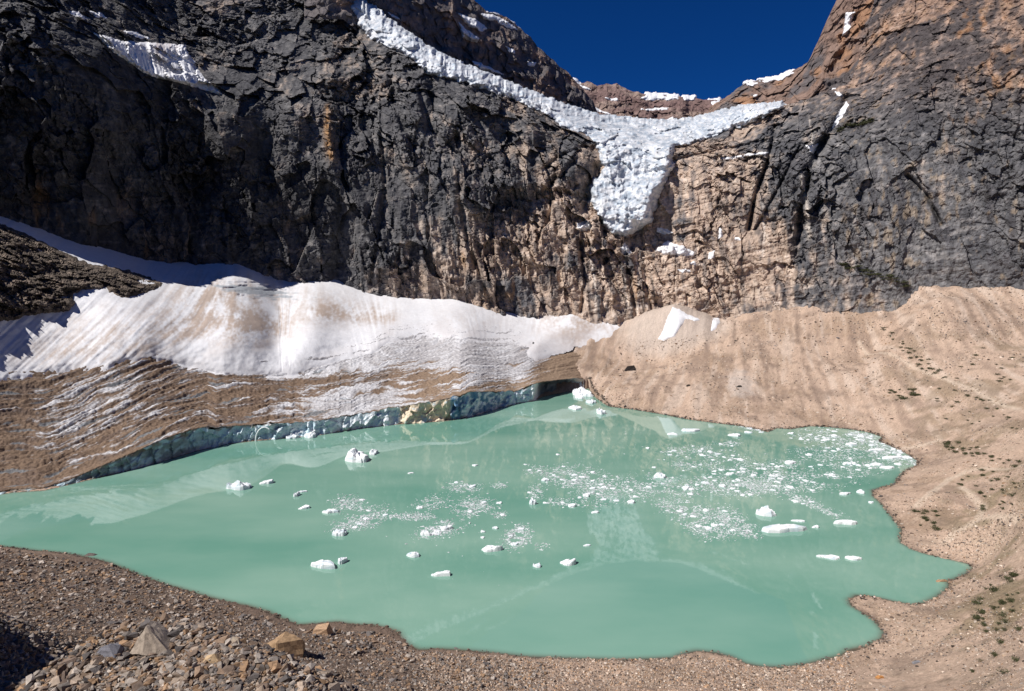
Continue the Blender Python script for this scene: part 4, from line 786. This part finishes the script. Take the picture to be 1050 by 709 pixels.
for a in [(366,468,27,14,'jag','tall jagged white iceberg nearest the debris-covered ice front'),(383,464,9,6,'jag','small jagged ice lump touching the tall jagged iceberg'),
 (246,498,26,10,'jag','rough white iceberg left of the tall jagged one, alone near the left ice front'),(274,494,13,6,'wedge','small ice wedge beside the rough left iceberg'),
 (333,578,30,12,'lens','long flat iceberg with a cracked-off end in the left foreground water'),(351,574,9,11,'lens','broken end block of the long cracked iceberg'),
 (504,562,23,9,'wedge','pale triangular iceberg at the edge of the central brash ice'),(424,569,16,6,'jag','small lumpy iceberg in open water left of centre'),
 (453,588,18,8,'wedge','wedge-shaped iceberg, nearest to the shore of the central pieces'),(583,576,17,9,'wedge','blocky iceberg alone in the centre of the green water'),
 (785,525,21,10,'jag','chunky white iceberg just above the biggest flat one'),(803,541,46,11,'lens','biggest flat lens-shaped ice floe on the right of the pond'),
 (868,535,27,7,'lens','long thin lens floe right of the biggest flat floe'),(852,571,22,5,'lens','middle piece of the row of three slim floes'),(875,572,18,6,'lens','right piece of the row of three slim floes'),(841,570,8,4,'lens','left small piece of the row of three slim floes'),
 (339,524,17,6,'lens','flat floe at the left edge of the left brash ice'),(312,520,12,5,'wedge','small wedge floe left of the left brash ice'),(304,507,6,6,'jag','upright ice chip of a pair near the left brash ice'),(310,504,9,3,'lens','flat ice sliver of a pair near the left brash ice'),
 (349,546,15,9,'jag','clumpy iceberg in the lower left brash ice'),(677,488,11,6,'jag','rounded white ice lump in the wide brash field'),(586,518,9,5,'wedge','bright floe at the lower left edge of the wide brash field'),
 (610,525,7,4,'wedge','bright floe below the middle of the wide brash field'),(647,514,8,5,'wedge','bright floe inside the middle of the wide brash field'),(601,508,6,4,'jag','dark-sided lump inside the wide brash field'),
 (708,441,17,5,'lens','slanting floe alone under the far talus shore'),(690,445,10,4,'lens','small floe left of the slanting one under the far shore'),(753,446,13,4,'wedge','pointed floe close to the far shore'),(767,443,8,3,'lens','little oval floe beside the pointed one at the far shore'),
 (590,418,14,5,'jag','floe close to the mouth of the ice cave'),(616,422,10,8,'jag','lumpy floe right of the ice cave mouth'),(810,474,13,5,'lens','bright oval floe in the upper right of the pond'),(882,504,7,5,'wedge','tilted floe off the right headland'),(893,515,6,3,'lens','round floe hugging the right headland'),
 (866,506,14,4,'lens','slim double floe left of the right headland'),(819,534,14,3,'lens','narrow floe above the biggest flat floe'),(836,540,6,4,'wedge','tiny floe right of the biggest flat floe'),(914,469,22,4,'lens','long floe in the crowded right corner'),(898,476,16,4,'lens','broad floe below the long one in the crowded right corner'),
 (910,479,17,4,'lens','lowest long floe in the crowded right corner'),(900,461,18,3,'lens','upper thin floe in the crowded right corner'),(873,455,12,4,'lens','bright floe at the left of the crowded right corner'),(869,475,8,4,'lens','small oval floe left of the crowded right corner'),
 (546,515,7,7,'jag','upright ice lump at the left end of the wide brash field'),(559,492,8,4,'jag','bright lump at the upper left of the wide brash field'),(602,559,9,3,'lens','thin floe in open water right of centre'),(487,477,7,2.5,'lens','lone thin floe in the upper middle water'),(421,485,6,2,'lens','lone tiny floe above the central brash ice'),(572,466,5,2,'lens','lone tiny floe below the ice cave'),
 (508,541,6,4,'lens','small oval floe above the pale triangular iceberg'),(495,545,6,3,'lens','upper of two tiny floes left of the small oval'),(495,551,5,3,'lens','lower of two tiny floes left of the small oval'),(458,541,12,6,'jag','dark-edged lump in the central brash ice'),(437,547,11,6,'jag','bluish lump at the lower left of the central brash ice'),(551,580,9,5,'jag','broken little floe below the brash clump in the middle'),
 (300,448,12,5,'jag','pale ice blocks fallen against the ice front'),(319,446,14,7,'jag','white ice rubble heap against the ice front'),(596,402,20,9,'jag','wide pale slump of broken ice blocking the right end of the cave'),(603,405,9,5,'jag','pale broken ice block under the dirty lip at the right end of the cave'),(606,412,9,5,'jag','ice block at the right end of the ice cave'),(594,407,8,5,'jag','ice block inside the ice cave mouth'),(741,498,7,4,'wedge','bright lump in the far brash band'),(703,500,9,5,'wedge','white lump at the lower side of the far brash band')]:
    berg(*a)
CL = [(358,517,17,8,0,130),(372,534,24,8,-15,260),(345,541,12,5,0,40),(385,522,20,6,-10,25),(442,517,18,7,-10,90),(485,520,20,9,-5,240),(475,500,18,6,0,110),(452,543,24,8,-15,240),(425,530,20,4,0,110),(405,531,10,3,0,25),(512,529,8,4,0,25),(530,552,14,11,-20,200),(530,541,12,5,0,50),(513,498,9,3,0,25),(555,560,8,4,0,12),
 (550,483,18,5,8,60),(580,490,24,9,10,150),(605,497,28,11,10,170),(550,505,9,9,0,50),(575,515,20,4,8,60),(612,510,22,11,0,100),(640,502,35,13,5,210),(595,485,30,8,5,90),(680,500,36,12,5,220),(700,523,28,10,15,240),(725,543,26,9,15,210),(740,528,20,9,10,120),(755,538,22,10,20,160),(768,548,12,4,20,35),
 (690,462,12,6,0,45),(722,463,18,6,5,60),(745,455,16,3,0,40),(703,476,14,5,0,45),(745,475,45,12,8,220),(772,490,36,11,5,220),(800,482,28,11,0,130),(790,500,36,8,0,170),(755,502,36,8,0,190),(730,495,30,8,0,120),
 (835,448,24,6,5,70),(865,450,36,9,10,220),(905,462,26,9,25,240),(928,469,14,5,30,100),(850,465,40,9,0,150),(880,478,36,9,0,150),(845,490,38,8,0,140),(825,500,30,6,0,60),(820,512,18,4,12,60),(845,523,22,4,22,70),(770,438.5,17,3,12,90),(886,447,16,3,10,80),(640,470,60,30,0,10),(470,560,90,40,0,8)]
fl_protos = []
for k in range(6):
    me = berg_mesh(rng, ['lens', 'wedge', 'jag'][k % 3], 1, .8, .35); me.materials.append(M_FLOE); fl_protos.append(me)
V = []; Fc = []; off = 0; cand = []
for cx_, cy_, rx, ry, rot, n in CL:
    n = int(n*6.5); a = rng.uniform(0, 6.283, n); q = np.sqrt(rng.uniform(0, 1, n))*(1+.25*rng.normal(size=n)); u = q*np.cos(a)*rx; v = q*np.sin(a)*ry; c, s = math.cos(math.radians(rot)), math.sin(math.radians(rot))
    X = cx_+u*c-v*s; Y = cy_+u*s*.9+v*c
    # ragged lanes of open water
    keep = noise(np.stack([X/14, Y/5, 0*X+cx_*.01], -1), 950) > -.28
    X, Y = X[keep], Y[keep]; Wp = water(X, Y); sdv = sdist(LAKE, Wp[:, 0], Wp[:, 1])
    for p, s_ in zip(Wp, sdv):
        if s_ > .6: cand.append((rng.lognormal(-.02, .55)*p[1]/FOC, p))
cand.sort(key=lambda t: -t[0]); NBIG = 225
def region(p):
    X, Y = proj(np.array(p)[None]); X = X[0]
    return ('small white floe in the left drift of brash ice', 'floes of the left drift') if X < 400 else ('small white floe in the central drift of brash ice', 'floes of the central drift') if X < 542 else ('small white floe in the wide middle brash field', 'floes of the middle field') if X < 790 else ('small white floe in the crowded right end of the pond', 'floes of the right end')
for k, (s_, p) in enumerate(cand):
    s_ = min(s_, 7*p[1]/FOC)
    if k < NBIG:
        o = bpy.data.objects.new('ice_floe', fl_protos[int(rng.integers(6))]); C.objects.link(o); o.location = tuple(p); o.scale = (s_*1.15, s_*rng.uniform(.8, 1.6), s_*rng.uniform(.3, .7)); o.rotation_euler = (0, 0, rng.uniform(-.6, .6)+(math.pi if rng.random() < .5 else 0))
        lb, gr = region(p); tag(o, lb, 'ice floe', gr); continue
    n = int(rng.integers(5, 8)); a = np.sort(rng.uniform(0, 6.283, n)); rr_ = rng.uniform(.6, 1.1, n)*s_*.5
    x = np.cos(a)*rr_*1.25; y = np.sin(a)*rr_; h = s_*rng.uniform(.04, .2)
    top = np.stack([x*.8+p[0], y*.8+p[1], np.full(n, h)*rng.uniform(.6, 1.2, n)], -1); bot = np.stack([x+p[0], y+p[1], np.full(n, -.1)], -1); ctr = np.array([[p[0], p[1], h*1.15]])
    V.append(np.concatenate([top, bot, ctr])); i = np.arange(n); j = (i+1) % n
    Fc.append(np.concatenate([np.stack([i, 2*n+0*i, j], -1)[:, [0, 2, 1]], np.stack([i, n+i, n+j], -1), np.stack([i, n+j, j], -1)])+off); off += 2*n+1
Vl = V; V = np.concatenate(V); me = to_mesh('brash_ice', V, np.concatenate(Fc), np.repeat(rng.uniform(.45, .95, len(Fc)), [len(v) for v in Vl])[:, None]*np.array([.80, .84, .86]), smooth=False); o = link('brash_ice', me, M_FLOE); o['kind'] = 'stuff'; tag(o, 'countless small bits of brash ice drifting in bands on the green pond', 'ice')
# thin arch of ice standing against the front
A0 = [water(264, 452)+np.array([0, -1.5, 0]) for _ in range(1)][0]
bm = bmesh.new(); prev = None
for t in np.linspace(0, 1, 22):
    a = math.radians(185-t*125); c = Vector((A0[0]+5.5+6.0*math.cos(a), A0[1]-t*.2, -.5+9.5*max(0, math.sin(a))+0*t)); r = .55*(1-.4*t)
    ring = [bm.verts.new(c+Vector((math.cos(q)*r*math.cos(a), math.sin(q)*r, math.cos(q)*r*math.sin(a)))) for q in np.linspace(0, 6.283, 9)[:-1]]
    if prev: [bm.faces.new((prev[k], prev[(k+1) % 8], ring[(k+1) % 8], ring[k])) for k in range(8)]
    prev = ring
bmesh.ops.recalc_face_normals(bm, faces=bm.faces[:])
me = bpy.data.meshes.new('ice_arch'); bm.to_mesh(me); bm.free(); set_col(me, (.82, .84, .86)); o = link('ice_arch', me, M_FLOE); tag(o, 'thin curved white rib of ice leaning on the glacier front', 'ice arch')

# ------------------------------------------------------------------ shrubs
def shrub_proto(seed, spread):
    r = np.random.default_rng(seed); V = []; Fc = []; off = 0
    for k in range(260):
        c = r.normal(size=3)*np.array([.42*spread, .42*spread, .22]); c[2] = abs(c[2])+.12; s = r.uniform(.07, .15); q = r.normal(size=(3, 3)); q = np.linalg.qr(q)[0]*s
        V += [c+q[0], c+q[1]*.6, c-q[0], c-q[1]*.6]; Fc.append([off, off+1, off+2, off+3]); off += 4
    lf = to_mesh('foliage', np.array(V), Fc, smooth=False); lf.materials.append(M_LEAF)
    bm = bmesh.new()
    for k in range(7):
        a = k*.9+r.uniform(-.2, .2); tip = Vector((math.cos(a)*.35*spread, math.sin(a)*.35*spread, r.uniform(.25, .42)))
        b0 = [bm.verts.new((math.cos(q)*.035, math.sin(q)*.035, -.1)) for q in (0, 2.1, 4.2)]; b1 = [bm.verts.new(tip+Vector((math.cos(q)*.012, math.sin(q)*.012, 0))) for q in (0, 2.1, 4.2)]
        for j in range(3): bm.faces.new((b0[j], b0[(j+1) % 3], b1[(j+1) % 3], b1[j]))
    st_ = bpy.data.meshes.new('stem'); bm.to_mesh(st_); bm.free(); st_.materials.append(M_STEM); return lf, st_
SP = [shrub_proto(3, 1), shrub_proto(4, 1.3), shrub_proto(5, .8)]
def shrubs(n, poly, plo, phi, label, group):
    for p in spots(n, poly, rng):
        lf, st_ = SP[int(rng.integers(3))]; e = bpy.data.objects.new('shrub', None); C.objects.link(e)
        s = rng.uniform(plo, phi)*p[1]/FOC; e.location = tuple(p); e.scale = (s, s, s*rng.uniform(.7, 1.1)); e.rotation_euler = (0, 0, rng.uniform(0, 6.28)); tag(e, label, 'shrub', group)
        for nm, me in (('foliage', lf), ('stem', st_)):
            o = bpy.data.objects.new(nm, me); C.objects.link(o); o.parent = e
shrubs(40, [(1000,600),(1045,590),(1045,690),(1010,695),(990,690),(1015,660),(995,640)], 2.5, 7, 'low green shrub on the stony slope at the lower right edge', 'shrubs at the lower right edge')
shrubs(30, [(965,452),(1000,458),(1045,475),(1045,482),(1000,470),(970,464)], 1.8, 4.5, 'dark low shrub on the dry terrace behind the right bank', 'shrubs on the dry terrace')
shrubs(34, [(975,485),(1045,480),(1045,530),(1000,525),(985,505)], 1.5, 4, 'olive shrub between the footpaths on the right bank', 'shrubs between the footpaths')
shrubs(14, [(935,525),(960,525),(965,545),(945,545)], 2, 5, 'dark shrub on the knoll near the right shore', 'shrubs on the right knoll')
shrubs(40, [(898,332),(906,335),(960,378),(970,390),(955,388),(930,370)], 1.2, 3.2, 'dark shrub in the line climbing the talus slope', 'shrubs in the talus line')
shrubs(20, [(910,402),(950,398),(945,408),(915,412)], 2, 4, 'dark shrub on the middle of the talus slope', 'shrubs on the middle talus')
shrubs(40, [(1037,340),(1045,450),(960,430),(960,400),(1000,360)], 1.5, 3, 'tiny dark shrub dotting the upper right talus', 'shrubs on the upper right talus')

def ledge_shrubs(n, x0, x1, yf, sp, plo, phi, label, group):
    for _ in range(n):
        X = rng.uniform(x0, x1); Y = yf(X)+rng.normal(0, sp); D = float(wallD(np.array([X]), np.array([Y]))[0])-.6; p = pt(X, Y, D); s = rng.uniform(plo, phi)*D/FOC
        lf, st_ = SP[int(rng.integers(3))]; e = bpy.data.objects.new('shrub', None); C.objects.link(e); e.location = tuple(p); e.scale = (s, s, s*.7); e.rotation_euler = (0, 0, rng.uniform(0, 6.28)); tag(e, label, 'shrub', group)
        for nm, me in (('foliage', lf), ('stem', st_)):
            o = bpy.data.objects.new(nm, me); C.objects.link(o); o.parent = e
ledge_shrubs(34, 858, 896, lambda X: 133-.25*(X-858), 1.8, 2, 5, 'green shrub on the grassy ledge high on the grey right wall', 'shrubs on the high ledge')
ledge_shrubs(40, 862, 930, lambda X: 272+.28*(X-862), 1.8, 1.8, 4.5, 'green shrub along the grassy foot of the grey right wall', 'shrubs along the wall foot')

# ------------------------------------------------------------------ people on the gravel spit
M_SKIN = vary_mat('skin', const=(.45, .28, .2), bump=0); M_HAIR = vary_mat('hair', const=(.04, .03, .02), bump=0)
M_CW = vary_mat('white_cloth', const=(.75, .75, .75), bump=0); M_CD = vary_mat('dark_cloth', const=(.025, .025, .03), bump=0)
def skin_obj(name, joints, edges, mat, root=0, parent=None):
    me = bpy.data.meshes.new(name); me.from_pydata([j[:3] for j in joints], edges, [])
    o = link(name, me, mat, parent); md = o.modifiers.new('skin', 'SKIN'); md.use_smooth_shade = True
    for v, j in zip(me.skin_vertices[0].data, joints): v.radius = (j[3], j[3]*(j[4] if len(j) > 4 else 1)); 
    me.skin_vertices[0].data[root].use_root = True
    s = o.modifiers.new('sub', 'SUBSURF'); s.levels = 1; s.render_levels = 1; return o
def person(X, Y, rz, top, label, lean=0.0):
    p = ground_hit(X, Y); e = bpy.data.objects.new('person', None); C.objects.link(e); e.location = p; e.rotation_euler = (0, 0, rz); tag(e, label, 'person')
    J = [(0,0,.95,.14,.75),(0,0,1.18,.13,.7),(0,lean*.5,1.40,.15,.6),(0,lean*.6,1.52,.06),(0,lean*.6-.01,1.62,.09),(0,lean*.6,1.72,.085)]
    E = [(0,1),(1,2),(2,3),(3,4),(4,5)]
    for s in (-1, 1):
        k = len(J); J += [(s*.19,lean*.5,1.40,.06),(s*.26,.02,1.14,.045),(s*.24,-.1,.90,.032),(s*.24,-.14,.82,.035)]; E += [(2,k),(k,k+1),(k+1,k+2),(k+2,k+3)]
        k = len(J); J += [(s*.1,0,.88,.09),(s*.12,-.03,.5,.062),(s*.12,.03,.09,.045),(s*.13,-.12,.035,.04)]; E += [(0,k),(k,k+1),(k+1,k+2),(k+2,k+3)]
    skin_obj('body', J, E, M_SKIN, 0, e)
    T = [(0,0,.93,.165,.8),(0,0,1.18,.155,.75),(0,lean*.5,1.42,.165,.65)]; TE = [(0,1),(1,2)]
    for s in (-1, 1):
        k = len(T); T += [(s*.2,lean*.5,1.40,.078),(s*.265,.02,1.14,.062),(s*.245,-.09,.93,.048)]; TE += [(2,k),(k,k+1),(k+1,k+2)]
    skin_obj('jacket', T, TE, top, 0, e)
    L_ = [(0,0,.95,.16,.8)]; LE = []
    for s in (-1, 1):
        k = len(L_); L_ += [(s*.1,0,.86,.11),(s*.12,-.03,.5,.08),(s*.12,.03,.1,.065)]; LE += [(0,k),(k,k+1),(k+1,k+2)]
    skin_obj('trousers', L_, LE, M_CD, 0, e)
    skin_obj('hair', [(0,lean*.6+.02,1.66,.095),(0,lean*.6+.02,1.745,.09)], [(0,1)], M_HAIR, 0, e)
person(882.3, 615, 2.2, M_CW, 'person in a white top and dark trousers standing at the spit tip')
person(886, 615.5, -.6, M_CD, 'person all in dark clothes beside the white-topped one on the spit', .05)
person(896.5, 616, 2.8, M_CW, 'person in pale top standing farther back on the spit')
